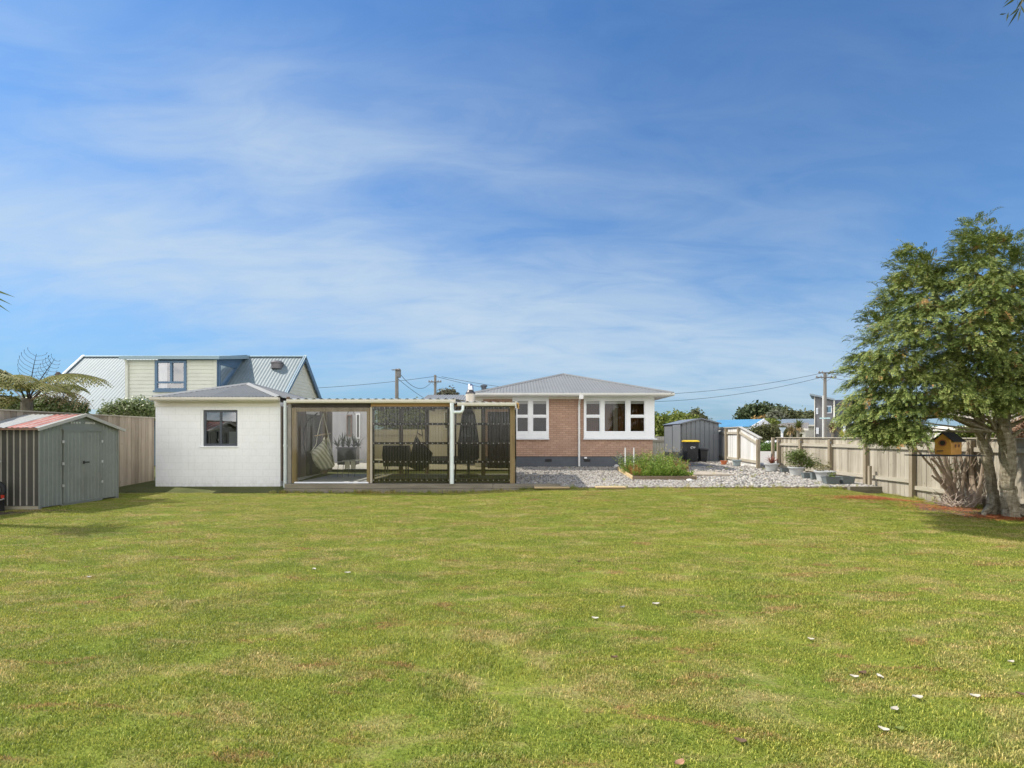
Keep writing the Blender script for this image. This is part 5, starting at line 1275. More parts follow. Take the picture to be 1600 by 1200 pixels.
MB().box(c[0]-.16,c[0]+.10,c[1]+.05,c[1]+.09,0,c[2]-.1).build('leg',BLK,Wb)
MB().prism([(c[0]-.35,wy_+.02,.35),(c[0]-.3,wy_+.02,.95),(c[0]-1.2,wy_+.02,1.0),(c[0]-1.1,wy_+.02,.35)],0,.25,0).build('tray',M('green tray',(.05,.12,.07),.5,.1),Wb,bevel=.02)
MB().tube([(X(1,wy_),wy_,Z(721,wy_)),(c[0]-.6,wy_,1.1)],.02,8).build('handle',M('zinc',(.6,.6,.58)),Wb)

# ================================================================ utility poles and wires
PW=wood('pole timber',(.10,.09,.08),(.18,.165,.15),(.27,.25,.22),.85)
def pole(px,pt,Y,r_,label,arms=(),gz_=-.2,mat=PW):
    x=X(px,Y); o=thing('utility_pole',label,'utility pole',(x,Y,gz_)); h=Z(pt,Y)
    MB().tube([(x,Y,gz_),(x,Y,h)],[r_*1.25,r_*.85],12).build('pole',mat,o,True)
    for py,w,dy in arms:
        z=Z(py,Y); a=w/2/F*Y
        MB().box(x-a,x+a,Y-r_-.1,Y-r_*.9,z-.06,z+.06).build('crossarm',mat,o)
        i=MB()
        for s_ in (-.92,-.5,.5,.92): i.lathe([(.05,0),(.07,.06),(.03,.16)],(x+a*s_,Y-r_-.05,z+.06),8)
        i.build('insulator',M('porcelain',(.25,.2,.18),.3,.1,4,bump=0),o)
        MB().bar((x-a*.5,Y-r_-.05,z-.06),(x,Y-r_,z-.5),.03).bar((x+a*.5,Y-r_-.05,z-.06),(x,Y-r_,z-.5),.03).build('brace',mat,o)
    return x,Y,h,o
p1=pole(620,576.5,40,.15,'thick dark wooden utility pole without crossarm, beyond the patio roof',())
MB().lathe([(.15,0),(.17,.1),(.17,.6),(.1,.7)],(p1[0]+.16,40,Z(590,40)),10).build('transformer',M('grey can',(.2,.2,.2),.6,.1,3),p1[3])
MB().box(p1[0]-.35,p1[0]+.35,39.75,39.85,Z(578.5,40)-.03,Z(578.5,40)+.03).build('crossarm',PW,p1[3])
p2=pole(680,586,62,.17,'more distant wooden utility pole with one crossarm, above the patio roof',((597,20,0),))
p3=pole(1289,583.5,60,.19,'tall wooden utility pole with two crossarms beside the modern grey house',((582.8,24,0),(590,32,0)))
# light street pole in front
o=thing('street_pole','slim pale painted pole standing against the tall wooden utility pole','pole',(X(1286,56),56,-.2)); MB().tube([(X(1286,56),56,-.2),(X(1286,56),56,Z(618,56))],[.09,.07],10).build('pole',M('pale pole',(.68,.66,.62),.5,.05,3,bump=0),o); MB().box(X(1279,56),X(1295.5,56),55.8,55.83,Z(654.5,56),Z(652.5,56)).build('street_sign',M('pale sign',(.55,.75,.75),.5,.05,3,bump=0),o)
WIRE=M('wire',(.03,.03,.032),.6,.05,1,bump=0)
def wire(a,b,sag,label,r_=.018,n=24):
    a=Vector(a);b=Vector(b); P_=[a.lerp(b,i/n)-Vector((0,0,sag*4*(i/n)*(1-i/n))) for i in range(n+1)]
    o=MB().tube(P_,r_,5,False).build('overhead_wire',WIRE,None); tag(o,label,'wire','overhead power lines'); return o
def wp(px,py,Y): return (X(px,Y),Y,Z(py,Y))
wire(wp(300,611,52),wp(680,588,62),.5,'overhead wire running from behind the steep blue roof to the distant crossarm pole',.022)
wire(wp(680,588,62),wp(1282,590,60),3.0,'overhead wire sagging across the sky from the distant crossarm pole to the tall right pole',.022)
wire(wp(690,588.5,62),wp(1284,583,60),2.4,'upper overhead wire sagging over the brick house roof',.022)
wire(wp(622,580,40),wp(673,598,62),1.0,'steep slack wire from the thick pole down to the crossarm pole',.022)
wire(wp(622,592,40),wp(668,625,50),.1,'low service wire slanting down right from the thick pole',.018)
wire(wp(1292,583,60),wp(1500,590,56),.6,'upper wire leaving the tall right pole behind the conifer',.025)
wire(wp(1296,590,60),wp(1500,602,50),.4,'lower wire leaving the tall right pole behind the conifer',.025)

# ================================================================ distant houses
def simplehouse(name,label,Y,px0,px1,pye,pyr,prx0,prx1,roofm,wallm,depth=7,gz_=-.2,pitchpx=None,wins=()):
    o=thing(name,label,'house',((X(px0,Y)+X(px1,Y))/2,Y,gz_)); setxf((px0+px1)/2,Y); ze=Z(pye,Y); zr=1.6+(HY-pyr)/F*(Y+depth/2)
    x0,x1=X(px0,Y),X(px1,Y); a=X(prx0,Y+depth/2); b=X(prx1,Y+depth/2)
    MB().box(x0+.3,x1-.3,Y+.5,Y+depth-.5,gz_,ze-.02).build('wall',wallm,o)
    m=MB(); m.corr((x0,Y,ze),(x1,Y,ze),lambda t:(a+(b-a)*t,Y+depth/2,zr),.3,.02); m.corr((x0,Y+depth,ze),(x1,Y+depth,ze),lambda t:(a+(b-a)*t,Y+depth/2,zr),.3,.02)
    m.corr((x0,Y,ze),(x0,Y+depth,ze),lambda t:(a,Y+depth/2,zr),.3,.02); m.corr((x1,Y,ze),(x1,Y+depth,ze),lambda t:(b,Y+depth/2,zr),.3,.02)
    m.build('roof',roofm,o,True)
    m=MB(); m.box(x0,x1,Y-.03,Y-.001,ze-.2,ze+.02); m.build('gutter',CREAM,o)
    for wx0_,wx1_,wz0,wz1 in wins:
        f=MB().wall(X(wx0_,Y),X(wx1_,Y),Z(wz1,Y),Z(wz0,Y),Y+.45,.05,[(X(wx0_,Y)+.08,X(wx1_,Y)-.08,Z(wz1,Y)+.08,Z(wz0,Y)-.08)]).build('window',WHITE,o)
        MB().quad((X(wx0_,Y),Y+.48,Z(wz1,Y)),(X(wx1_,Y),Y+.48,Z(wz1,Y)),(X(wx1_,Y),Y+.48,Z(wz0,Y)),(X(wx0_,Y),Y+.48,Z(wz0,Y))).build('pane',GLASS,f)
    setxf(); return o
LB=M('light blue roof',(.10,.27,.43),.5,.08,.6,bump=.02)
BH=thing('blue_roofed_house','pale house with bright light blue gable roof beyond the grey shed','house',(X(1140,62),65,-.2))
setxf(1140,62,.35)
Y=62; x0,x1=X(1096,Y),X(1172,Y); xr=X(1172,Y); ze=Z(667,Y); zr=Z(655.3,Y+4)
MB().box(x0,x1+.2,Y+.6,Y+9,-.2,ze+.0).build('wall',WHITE,BH)
MB().corr((x0,Y,ze),(x1,Y,ze),lambda t:(x0+(x1+.2-x0)*t,Y+4.5,zr-.03),.3,.02).build('roof',LB,BH,True)
MB().prism([(x1+.25,Y+.6,-.2),(x1+.25,Y+8.6,-.2),(x1+.25,Y+8.6,ze),(x1+.25,Y+4.5,zr-.1),(x1+.25,Y+.6,ze)],.15,0,0).build('gable_wall',WHITE,BH)
MB().corr((x0,Y+9,ze),(x1,Y+9,ze),lambda t:(x0+(x1+.2-x0)*t,Y+4.5,zr-.03),.3,.02).build('roof',LB,BH,True)
MB().bar((x1+.3,Y,ze),(x1+.3,Y+4.5,zr-.05),.08,.16).build('barge_board',WHITE,BH)
setxf()
GRB=M('far blue grey roof',(.24,.29,.33),.5,.1,.5,bump=.02); BRR=M('far brown roof',(.23,.21,.19),.7,.12,.6,bump=.05); DGR=M('far slate roof',(.17,.19,.22),.6,.12,.6,bump=.05)
RB=M('far red brick',(.26,.11,.07),.8,.15,1)
simplehouse('suburban_house','long low house with pale blue grey roof beyond the hedge and round trees',72,1180,1290,664,655,1192,1280,GRB,CREAM,9)
simplehouse('suburban_house','brown grey hip roofed house right behind the hedge near the gateway',60,1168,1262,670,661,1205,1236,BRR,CREAM,8)
simplehouse('suburban_house','red brick house with slate grey gable roof next to the tall grey house',74,1228,1300,676.5,652,1266,1300,DGR,RB,8,wins=((1262,1268,678.5,683),))
# modern mono-pitch house
MH=thing('modern_house','modern two storey grey house with mono pitch roof behind the tall utility pole','house',(X(1300,66),69,-.2))
Y=66; TG=M('taupe cladding',(.165,.16,.16),.6,.08,1); DG=M('slate cladding',(.075,.085,.11),.6,.08,1)
setxf(1300,66); x0,x1=X(1272,Y),X(1303,Y); z0_,z1_=Z(617,Y),Z(626,Y)
MB().prism([(x0,Y,-.2),(x1,Y,-.2),(x1,Y,z1_),(x0,Y,z0_)],0,7,0).build('tower_wall',TG,MH)
MB().prism([(x0-.6,Y-.4,z0_+.05),(x1+.1,Y-.4,z1_),(x1+.1,Y-.4,z1_+.22),(x0-.6,Y-.4,z0_+.28)],0,8,0).build('roof',GRB,MH)
MB().box(x1+.0,X(1352,Y),Y+.0,Y+7,Z(656,Y),Z(625,Y)).build('upper_wall',DG,MH)
MB().box(x0-.02,x0+.08,Y-.08,Y-.01,-.2,z0_).box(X(1302,Y),X(1304.5,Y),Y-.2,Y-.02,Z(655,Y),Z(625.5,Y)).build('downpipe',CREAM,MH)
for a,b,c,d in ((1275,1278,637,646.5),(1290.5,1299.5,634,645.5),(1275,1279,668,678)):
    f=MB().wall(X(a,Y),X(b,Y),Z(d,Y),Z(c,Y),Y-.06,.05,[(X(a,Y)+.07,X(b,Y)-.07,Z(d,Y)+.07,Z(c,Y)-.07)]).build('window',WHITE,MH)
    MB().quad((X(a,Y),Y-.03,Z(d,Y)),(X(b,Y),Y-.03,Z(d,Y)),(X(b,Y),Y-.03,Z(c,Y)),(X(a,Y),Y-.03,Z(c,Y))).build('pane',glassmat('bright far glass',(.5,.6,.7),.5),f)
MB().box(X(1302,Y),X(1352,Y),Y-2.6,Y+.0,Z(663,Y),Z(661.5,Y)).prism([(X(1300,Y),Y-2.8,Z(661.4,Y)),(X(1300,Y),Y-.0,Z(655.5,Y)),(X(1300,Y),Y-.0,Z(656.2,Y)),(X(1300,Y),Y-2.8,Z(662,Y))],X(1352,Y)-X(1300,Y),0,0).build('veranda_roof',GRB,MH)
for px in (1316.5,1340): MB().box(X(px,Y),X(px,Y)+.3,Y-2.6,Y-2.3,-.2,Z(662.5,Y)).build('veranda_post',WHITE,MH)
MB().box(X(1303,Y),X(1352,Y),Y+.3,Y+.5,-.2,Z(657,Y)).build('lower_wall',TG,MH)
setxf()
# neighbour roof seen between the trunks
o=thing('suburban_house','tan roofed house glimpsed right of the conifer trunks above the fence','house',(24,22,0))
Y=22
MB().corr((X(1555,Y),Y,Z(666,Y)),(X(1700,Y),Y,Z(662,Y)),lambda t:(X(1540,Y)+(X(1720,Y)-X(1540,Y))*t,Y+4,Z(628,Y)),.25,.015).build('roof',M('tan roof',(.40,.35,.28),.6,.1,1,bump=.03),o,True)
MB().box(X(1560,Y),X(1700,Y),Y+.5,Y+6,-.1,Z(664,Y)).build('wall',CREAM,o)
# give-way sign seen from behind
Y=45; o=thing('road_sign','triangular road sign on a white post seen from behind above the fence','sign',(X(1222.5,Y),Y,-.2))
MB().prism([(X(1217,Y),Y,Z(668,Y)),(X(1228.5,Y),Y,Z(668,Y)),(X(1222.7,Y),Y,Z(677,Y))],0,.03,0).build('sign_plate',M('sign back',(.42,.50,.56),.4,.05,3,bump=0),o); MB().box(X(1222,Y)-.05,X(1222,Y)+.12,Y+.04,Y+.1,-.2,Z(669,Y)).build('post',WHITE,o)
# car
CY=47.5; Cr=thing('parked_car','white hatchback car parked on the road beyond the gateway hedge','car',(X(1215,CY),CY,-.2))
cx0=X(1192,CY); PWT=M('car white',(.78,.78,.78),.2,.03,1,bump=0)
prof=[(0,.35),(0,.62),(.12,.86),(.55,.93),(1.15,1.38),(1.9,1.46),(2.9,1.43),(3.7,1.05),(3.95,.98),(4.0,.5),(3.9,.3)]
m=MB(); m.prism([(cx0+x,CY,-.2+z) for x,z in prof],0,1.65,0); m.build('body',PWT,Cr,bevel=.05)
for pts in ([(1.0,.98),(1.35,1.34),(1.95,1.38),(1.95,.98)],[(2.03,.98),(2.03,1.38),(2.8,1.35),(3.3,1.0)]):
    MB().prism([(cx0+x,CY-.012,-.2+z) for x,z in pts],0,.01,0).build('side_window',M('car glass',(.02,.025,.03),.1,.05,1,bump=0),Cr)
for x in (.75,3.2): w_=MB().tube([(cx0+x,CY-.03,.12),(cx0+x,CY+.2,.12)],.32,20).build('wheel',M('tyre',(.02,.02,.02)),Cr); MB().tube([(cx0+x,CY-.04,.12),(cx0+x,CY-.03,.12)],.2,14).build('rim',GAL,w_)
MB().box(cx0-.02,cx0+.05,CY+.1,CY+.4,.42,.56).build('headlight',M('lamp lens',(.6,.6,.6),.2,.05,1,bump=0),Cr); MB().box(cx0+3.93,cx0+4.0,CY+.1,CY+.35,.5,.72).build('tail_light',M('red plastic',(.5,.04,.02)),Cr)
# ================================================================ vegetation
BARK=M('grey bark',(.20,.175,.13),.9,.3,4,bump=.6,bscale=14,stretch=(3,3,1),bdist=.02)
def bark2():
    m,nt=newmat('conifer bark'); P_=pos(nt); n=noise(nt,mapping(nt,P_,(4,4,9)),2.2,7,.7,.5); n2=noise(nt,mapping(nt,P_,(9,9,1.2)),3,6,.7)
    r=ramp(nt,mth(nt,'ADD',mth(nt,'MULTIPLY',n,.55),mth(nt,'MULTIPLY',n2,.45)),[(.34,(.08,.065,.045)),(.47,(.28,.24,.17)),(.62,(.46,.42,.32))]).outputs[0]
    finish(nt,r,.95,0,mth(nt,'ADD',n,n2),1.0,.03,.1); return m
CB=bark2()
# ---- big conifer
Tr=thing('conifer_tree','large twin trunk conifer with drooping feathery foliage at the right fence','tree',(9.8,10.4,0))
def wob(pts,r_,n,mat,name,seed,parent=Tr,k=12,amp=.02):
    """trunk with uneven bark silhouette"""
    rr=random.Random(seed); P_=[];R=[]
    for i in range(len(pts)-1):
        for j in range(k):
            f=j/k; a=Vector(pts[i]).lerp(Vector(pts[i+1]),f); a+=Vector((math.sin(i*2+f*5+seed)*amp,math.cos(i*3+f*4)*amp,0)); P_.append(a); R.append((r_[i]*(1-f)+r_[i+1]*f)*(1+rr.uniform(-.05,.05)))
    P_.append(Vector(pts[-1])); R.append(r_[-1]); m=MB(); m.tube(P_,R,n)
    for i in range(len(m.v)):
        v=Vector(m.v[i]); c=P_[min(i//n,len(P_)-1)]; d=v-c; m.v[i]=tuple(c+d*(1+.10*math.sin((i%n)*2.3+v.z*3+seed)))
    return m.build(name,mat,parent,True)
# trunk 2 (thicker, right), trunk 1 (left)
def tp(px,py,Y): return (X(px,Y),Y,Z(py,Y))
wob([tp(1583,812,10.1),tp(1580,796,10.1),tp(1576,760,10.1),tp(1572,710,10.1),tp(1567,650,10.1),tp(1562,560,10.1),tp(1555,450,10.1),tp(1548,370,10.1)],[.18,.13,.112,.125,.115,.10,.07,.02],18,CB,'trunk',1)
wob([tp(1552,806,10.5),tp(1553,790,10.5),tp(1551,765,10.5),tp(1540,710,10.5),tp(1536,680,10.5),tp(1525,640,10.4),tp(1500,560,10.2),tp(1470,480,10.0),tp(1440,410,9.9)],[.13,.10,.088,.088,.085,.08,.065,.045,.015],16,CB,'trunk',2)
m=MB()
rr=random.Random(5)
for k in range(9): # roots
    a=rr.uniform(-2.8,.2); c=tp(1583,806,10.1) if k%2 else tp(1552,802,10.5); r0=.2
    m.tube([(c[0]+r0*.5*math.cos(a),c[1]+r0*.5*math.sin(a),.16),(c[0]+.36*math.cos(a),c[1]+.36*math.sin(a),.05),(c[0]+.7*math.cos(a+.2),c[1]+.7*math.sin(a+.2),-.03)],[.08,.05,.02],7)
m.build('root',CB,Tr,True)
# crown: measured outline (px,py) gives the half-profile; boughs radiate and droop
Cx,Cy=9.75,10.2
def crown_r(z):
    """left-hand reach of the crown by height (m)"""
    T=[(1.55,2.3),(1.9,3.0),(2.3,3.35),(2.6,3.4),(3.0,3.15),(3.5,2.95),(4.0,2.5),(4.4,2.05),(4.8,1.65),(5.2,1.25),(5.5,.8),(5.75,.35),(5.9,.15)]
    if z<=T[0][0]: return T[0][1]
    for (a,b),(c,d) in zip(T,T[1:]):
        if z<=c: return b+(d-b)*(z-a)/(c-a)
    return .1
CR=np.random.default_rng(11)
Cc=[];Dd=[];Uu=[];ll=[];ww=[]; boughs=MB()
def sprayset(org,out,nsp,spread,L0):
    """flat fan sprays: each a drooping axis with side leaflets"""
    global Cc,Dd,Uu,ll,ww
    for _ in range(nsp):
        p=org+CR.normal(size=3)*spread*np.array([1,1,.75])
        d=out*.9+CR.normal(size=3)*.55; d[2]=d[2]*.5+.05; d/=np.linalg.norm(d)
        sL=L0*(.6+.7*CR.random()); seg=9; side=np.cross(d,[0,0,1.]); side+=CR.normal(size=3)*.35; side/=np.linalg.norm(side)
        for k in range(seg):
            f=k/seg; d=d+np.array([0,0,-.12-.06*f]); d/=np.linalg.norm(d)
            side=side-d*side.dot(d); side/=np.linalg.norm(side); nrm=np.cross(side,d)
            p=p+d*sL/seg
            tl=sL*.25*(1-f*.65)+.012
            for sg in (-1,1):
                dd=d*.75+side*sg*.8+np.array([0,0,-.18])+CR.normal(size=3)*.12; dd/=np.linalg.norm(dd)
                Cc.append(p+dd*tl*.5); Dd.append(dd); u=np.cross(nrm,dd)+CR.normal(size=3)*.25; Uu.append(u/np.linalg.norm(u)); ll.append(tl); ww.append(.016+.011*CR.random())
TOP=[(1296,604),(1305,590),(1325,572),(1334,520),(1346,512),(1358,470),(1372,478),(1386,430),(1400,424),(1414,378),(1436,376),(1456,412),(1478,420),(1496,380),(1508,378),(1524,340),(1546,338),(1566,366),(1583,362),(1600,400),(1640,430),(1700,520),(1760,600)]
BOT=[(1296,610),(1312,640),(1330,664),(1350,674),(1400,668),(1430,682),(1480,672),(1510,655),(1530,640),(1600,640),(1760,640)]
def ip(T,x):
    for (a,b),(c,d) in zip(T,T[1:]):
        if x<=c: return b+(d-b)*(x-a)/(c-a)
    return T[-1][1]
def pad(org,out,n,rx,up=.25,L0=.2):
    """one bough end: a flattened, tilted cushion whose sprays rise a little, fan out and nod at the tips"""
    out=out/np.linalg.norm(out); side=np.cross(out,[0,0,1.]); side/=np.linalg.norm(side)+1e-9; upv=np.cross(side,out)
    for _ in range(n):
        a=CR.normal()*.8; q=math.sqrt(CR.random()); f=CR.random()
        p=org+out*(rx*(f-.45)*1.25)+side*(rx*.8*math.sin(a)*q)+upv*(CR.normal()*.035-.12*f*f-.08*abs(math.sin(a)))
        d=out*(.7+.5*f)+side*math.sin(a)*.9+np.array([0,0,up])+CR.normal(size=3)*.28; d/=np.linalg.norm(d)
        sL=L0*(.6+.8*CR.random()); seg=8; sd=np.cross(d,[0,0,1.])+CR.normal(size=3)*.3; sd/=np.linalg.norm(sd)
        for k in range(seg):
            g=k/seg; d=d+np.array([0,0,-.07-.20*g]); d/=np.linalg.norm(d); sd=sd-d*sd.dot(d); sd/=np.linalg.norm(sd); nrm=np.cross(sd,d); p=p+d*sL/seg
            tl=sL*.27*(1-g*.6)+.009
            for sg in (-1,1):
                dd=d*.9+sd*sg*.75+np.array([0,0,-.12])+CR.normal(size=3)*.10; dd/=np.linalg.norm(dd)
                Cc.append(p+dd*tl*.5); Dd.append(dd); u=np.cross(nrm,dd)+CR.normal(size=3)*.2; Uu.append(u/np.linalg.norm(u)); ll.append(tl); ww.append(.012+.008*CR.random())
k=0; pts_=[]; tries=0
while k<300 and tries<60000:
    tries+=1
    px=1323+407*CR.random(); t_,b_=ip(TOP,px)+12,ip(BOT,px)-6
    if b_<=t_+2: continue
    py=t_+(b_-t_)*CR.random(); dep=2.1*math.sqrt(max(.04,1-((px-1560)/275)**2))*min(1,.3+(py-t_)/110)
    u=CR.random(); Y=10.15-dep+2*dep*(u if k%4==0 else u*.35)
    if any((px-q[0])**2+((py-q[1])*1.25)**2<740 and abs(Y-q[2])<.6 for q in pts_): continue
    if 1435<px<1530 and py>640 and Y<10.1: continue
    pts_.append((px,py,Y)); k+=1
    x,z=X(px,Y),Z(py,Y); out=np.array([x-Cx,Y-Cy,.10*(z-3)]); out=out/(np.linalg.norm(out)+1e-6)+np.array([-.12,-.10,0])
    top_=max(0,1-(py-t_)/45); 
    if top_>0: out=out*(1-.5*top_)+np.array([-.15,0,.75*top_])
    pad(np.array([x,Y,z])-out/np.linalg.norm(out)*.16,out,int(74+44*CR.random()),.24+.16*CR.random(),.28+.3*top_,.19)
    if k%4==0: boughs.tube([(Cx-.1+(x-Cx)*.05,Cy+(Y-Cy)*.05,max(1.7,z-.5)),((Cx+x)/2,(Cy+Y)/2,z-.15),(x*.95+Cx*.05,Y*.95+Cy*.05,z-.06)],[.03,.018,.006],5)
print('pads',k)
# leading shoots that break the outline
for q in range(34):
    px=CR.uniform(1334,1640); t_=ip(TOP,px); Y=10.1+CR.normal()*.5; x,z=X(px,Y),Z(t_+4,Y); out=np.array([x-Cx+CR.normal()*.3,CR.normal()*.3,.9]); out/=np.linalg.norm(out)
    o_=np.array([x,Y,z])-out*.1; pad(o_,out,9,.20,.4,.22)
# lower skirt of foliage hanging over the fence
for k in range(40):
    px=CR.uniform(1362,1425); py=CR.uniform(650,680)-max(0,(1370-px))*.5; Y=CR.uniform(8.8,10.4); o_=np.array([X(px,Y),Y,Z(py,Y)]); out=np.array([-.8,-.5,.1]); pad(o_,out,34,.26,.1,.22)
V,q=leafquads(np.array(Cc),np.array(Dd),np.array(Uu),np.array(ll),np.array(ww))
CONI=leafmat('conifer foliage',(.055,.088,.02),(.155,.205,.045),(.38,.40,.12),.55,.12,1.7,brown=((.40,.20,.07),.60))
npmesh('crown',V,q,CONI,Tr); print('conifer leaves',len(q))
boughs.build('bough',CB,Tr)
m=MB()
for a,b,c in ((tp(1536,690,10.5),tp(1522,668,10.3),tp(1490,655,10.2)),(tp(1542,672,10.5),tp(1556,668,10.3),tp(1570,660,10.1)),(tp(1574,668,10.1),tp(1590,660,10.0),tp(1612,650,9.8)),(tp(1570,690,10.1),tp(1596,672,9.9),tp(1620,668,9.8)),(tp(1530,660,10.4),tp(1480,650,10.0),tp(1420,655,9.6)),(tp(1538,700,10.5),tp(1548,670,10.3),tp(1560,655,10.2))):
    m.tube([a,b,c],[.05,.035,.015],8)
m.build('limb',CB,Tr,True)
# ---- bare stemmed shrub
Bs=thing('bare_shrub','leafless many stemmed shrub with pale grey stems against the right fence','shrub',(9.9,12.4,0))
STEM=M('pale stem',(.33,.26,.19),.85,.2,6,bump=.4,bscale=20); m=MB(); rr=random.Random(8)
base_px=[(1492,790,11.8),(1503,791,11.7),(1515,792,11.55),(1525,794,11.4)]
tg=[(1426,696),(1448,700),(1459,695),(1468,690),(1478,700),(1486,694),(1492,700),(1500,690),(1508,696),(1514,700),(1526,690),(1533,700),(1455,742),(1540,740),(1470,735),(1518,720),(1444,715)]
for i,(px,py) in enumerate(tg):
    b=base_px[min(3,max(0,int((px-1470)/18)))] ; Y=b[2]; px=min(px,800+10.3/Y*800) if py>700 else px; bx,by_=b[0]+rr.uniform(-8,8),b[1]; n_=8; P_=[]
    for k in range(n_+1):
        f=k/n_; e=f**(1.5 if px<1500 else 1.2); P_.append((X(bx+(px-bx)*e+rr.uniform(-1.2,1.2),Y)+.0,Y-.25*math.sin(i*2.1)*f,max(.0,Z(by_+(py-by_)*f,Y))))
    r0=rr.uniform(.03,.06); P_=[(min(a_,10.36),b_,c_) for a_,b_,c_ in P_]; m.tube(P_,[r0*(1-.6*k/n_) for k in range(n_+1)],7)
    for _ in range(4):
        k=rr.randint(2,n_-1); q=Vector(P_[k]); a=rr.uniform(0,6.28); m.tube([q,q+Vector((.15*math.cos(a),.15*math.sin(a),.22)),q+Vector((.28*math.cos(a),.25*math.sin(a),.5*rr.random()+.1))],[.010,.007,.003],5)
m.build('stem',STEM,Bs,True)
m=MB()
for k in range(70):
    a=rr.uniform(0,6.28); c=Vector((X(1505,11.6)+rr.uniform(-.5,.2),11.6+rr.uniform(-.3,.3),.04)); d=Vector((math.cos(a)*.35,math.sin(a)*.25,rr.uniform(.02,.4))); m.tube([c,c+d*.5+Vector((0,0,.05)),c+d],[.010,.008,.003],5)
m.build('twigs',M('dry twig',(.42,.34,.27),.9,.25,6,bump=0),Bs)
crown('leaves',[(X(1500,11.7),11.7,.95,.2,.2,.3),(X(1475,11.8),11.8,.9,.25,.2,.3)],90,.045,LEAFP,Bs,shell=.2)
# ---- other trees
def tree(name,label,cat,Y,blobs,n,size,mat,trk=None,gz_=-.2,group=None,tm=BARK,shell=.6,asp=.6):
    """blobs in pixels: (px,py,rx_px,rz_px,dy)"""
    B=[(X(a,Y+e),Y+e,Z(b,Y+e),c/F*Y,max(c,d)*.8/F*Y,d/F*Y) for a,b,c,d,e in blobs]
    cx=sum(b[0] for b in B)/len(B); o=thing(name,label,cat,(cx,Y,gz_))
    crown('crown',B,n,size,mat,o,shell=shell,aspect=asp)
    h=B[0][2]; r_=trk or .15; m=MB(); m.tube([(cx,Y,gz_),(cx+.1*r_,Y,h*.6),(cx,Y,h)],[r_,r_*.8,r_*.4],8)
    for b in B[:5]: m.tube([(cx,Y,h*.5),((cx+b[0])/2,(Y+b[1])/2,(h*.6+b[2])/2),(b[0],b[1],b[2])],[r_*.5,r_*.35,r_*.1],6)
    m.build('trunk',tm,o,True); return o
DKG=leafmat('dark evergreen',(.035,.055,.022),(.06,.085,.033),(.10,.12,.05),.6,.12,.25)
OLV=leafmat('olive leaf',(.06,.075,.03),(.11,.12,.05),(.18,.18,.09),.6,.2,.4)
YGR=leafmat('yellow green leaf',(.09,.13,.02),(.17,.21,.035),(.27,.28,.07),.5,.3,.8)
SHR=leafmat('glossy shrub leaf',(.08,.12,.03),(.18,.23,.08),(.40,.42,.25),.4,.25,1.2)
ORL=leafmat('orange autumn leaf',(.22,.13,.04),(.34,.20,.06),(.36,.28,.10),.6,.2,.6)
GRY=leafmat('grey green leaf',(.12,.13,.09),(.20,.21,.14),(.30,.30,.21),.6,.2,.5)
tree('spreading_tree','wide flat topped dark evergreen tree far beyond the blue roof','tree',112,[(1185,642,20,7,0),(1170,649,14,8,0),(1205,645,20,7,0),(1222,650,14,8,0),(1180,655,22,9,2),(1210,656,22,8,2),(1163,657,8,6,0)],9000,.75,DKG,.8)
tree('round_tree','rounded grey green tree in front of the wide dark evergreen','tree',95,[(1211,652,10,7,0),(1203,655,6,5,0),(1219,656,6,5,0)],2600,.5,GRY,.4)
tree('bushy_tree','loose dark tree right of the rounded grey green one','tree',98,[(1236,651,8,7,0),(1246,655,8,7,0),(1230,655,6,6,0),(1248,650,3,6,0)],2200,.55,OLV,.4)
tree('bushy_tree','small olive tree left of the tall modern house','tree',88,[(1266,652,7,6,0),(1260,657,6,5,0)],1400,.5,OLV,.3)
tree('autumn_tree','small orange leaved tree beside the blue roofed house','tree',74,[(1185,660,7,7,0),(1180,665,6,5,0),(1191,665,5,5,0)],1500,.4,ORL,.2)
tree('shrub','yellow green shrub right of the orange leaved tree','shrub',72,[(1202,662,10,3.5,0),(1210,662,6,3,0)],1200,.35,YGR,.1)
tree('green_tree','broad yellow green tree between brick house and grey shed','tree',33,[(1045,672,22,20,0),(1028,678,18,20,0),(1066,664,18,13,1),(1078,668,14,14,1),(1028,664,12,10,0),(1055,656,12,8,1)],9000,.24,YGR,.2,.3)
tree('slender_tree','feathery small tree rising behind the grey shed roof','tree',40,[(1088,652,8,7,0),(1096,657,8,6,0),(1080,658,6,5,0),(1087,646,4,3,0)],1800,.2,OLV,.1,.3)
tree('dark_shrub','dark foliage just right of the brick house corner','shrub',38,[(1021,658,6,10,0)],700,.22,DKG,.1,.3)
tree('hedge','thick brown green hedge behind the road sign','hedge',52,[(1187,677,12,9,0),(1202,675,13,10,0),(1218,677,13,10,0),(1194,686,16,8,0),(1214,686,16,8,0),(1238,681,12,8,0)],9000,.24,leafmat('hedge leaf',(.06,.065,.02),(.11,.115,.04),(.18,.17,.08),.6,.2,.5),.1)
tree('clipped_bush','low round dark green clipped bush in the gateway','bush',42,[(1203,699.5,15,7.5,0),(1196,701,9,6,0),(1211,701,9,6,0)],5200,.11,leafmat('clipped green',(.04,.09,.015),(.08,.15,.025),(.14,.21,.05),.5,.25,1),.05,.3)
tree('round_tree','rounded grey brown tree top showing above the patio roof by the flue','tree',48,[(700,619,13,8,0),(692,622,9,6,0),(708,622,8,6,0)],4200,.24,leafmat('brown olive',(.07,.07,.04),(.12,.115,.07),(.19,.18,.12),.6,.2,.6),.2)
tree('courtyard_tree','olive yellow tree beyond the rear courtyard fence, seen through the tinted screens','tree',30,[(612,652,20,14,0),(635,655,20,16,0),(655,650,16,18,0),(645,668,22,14,0),(620,645,14,8,0)],7000,.2,YGR,.15,.3)
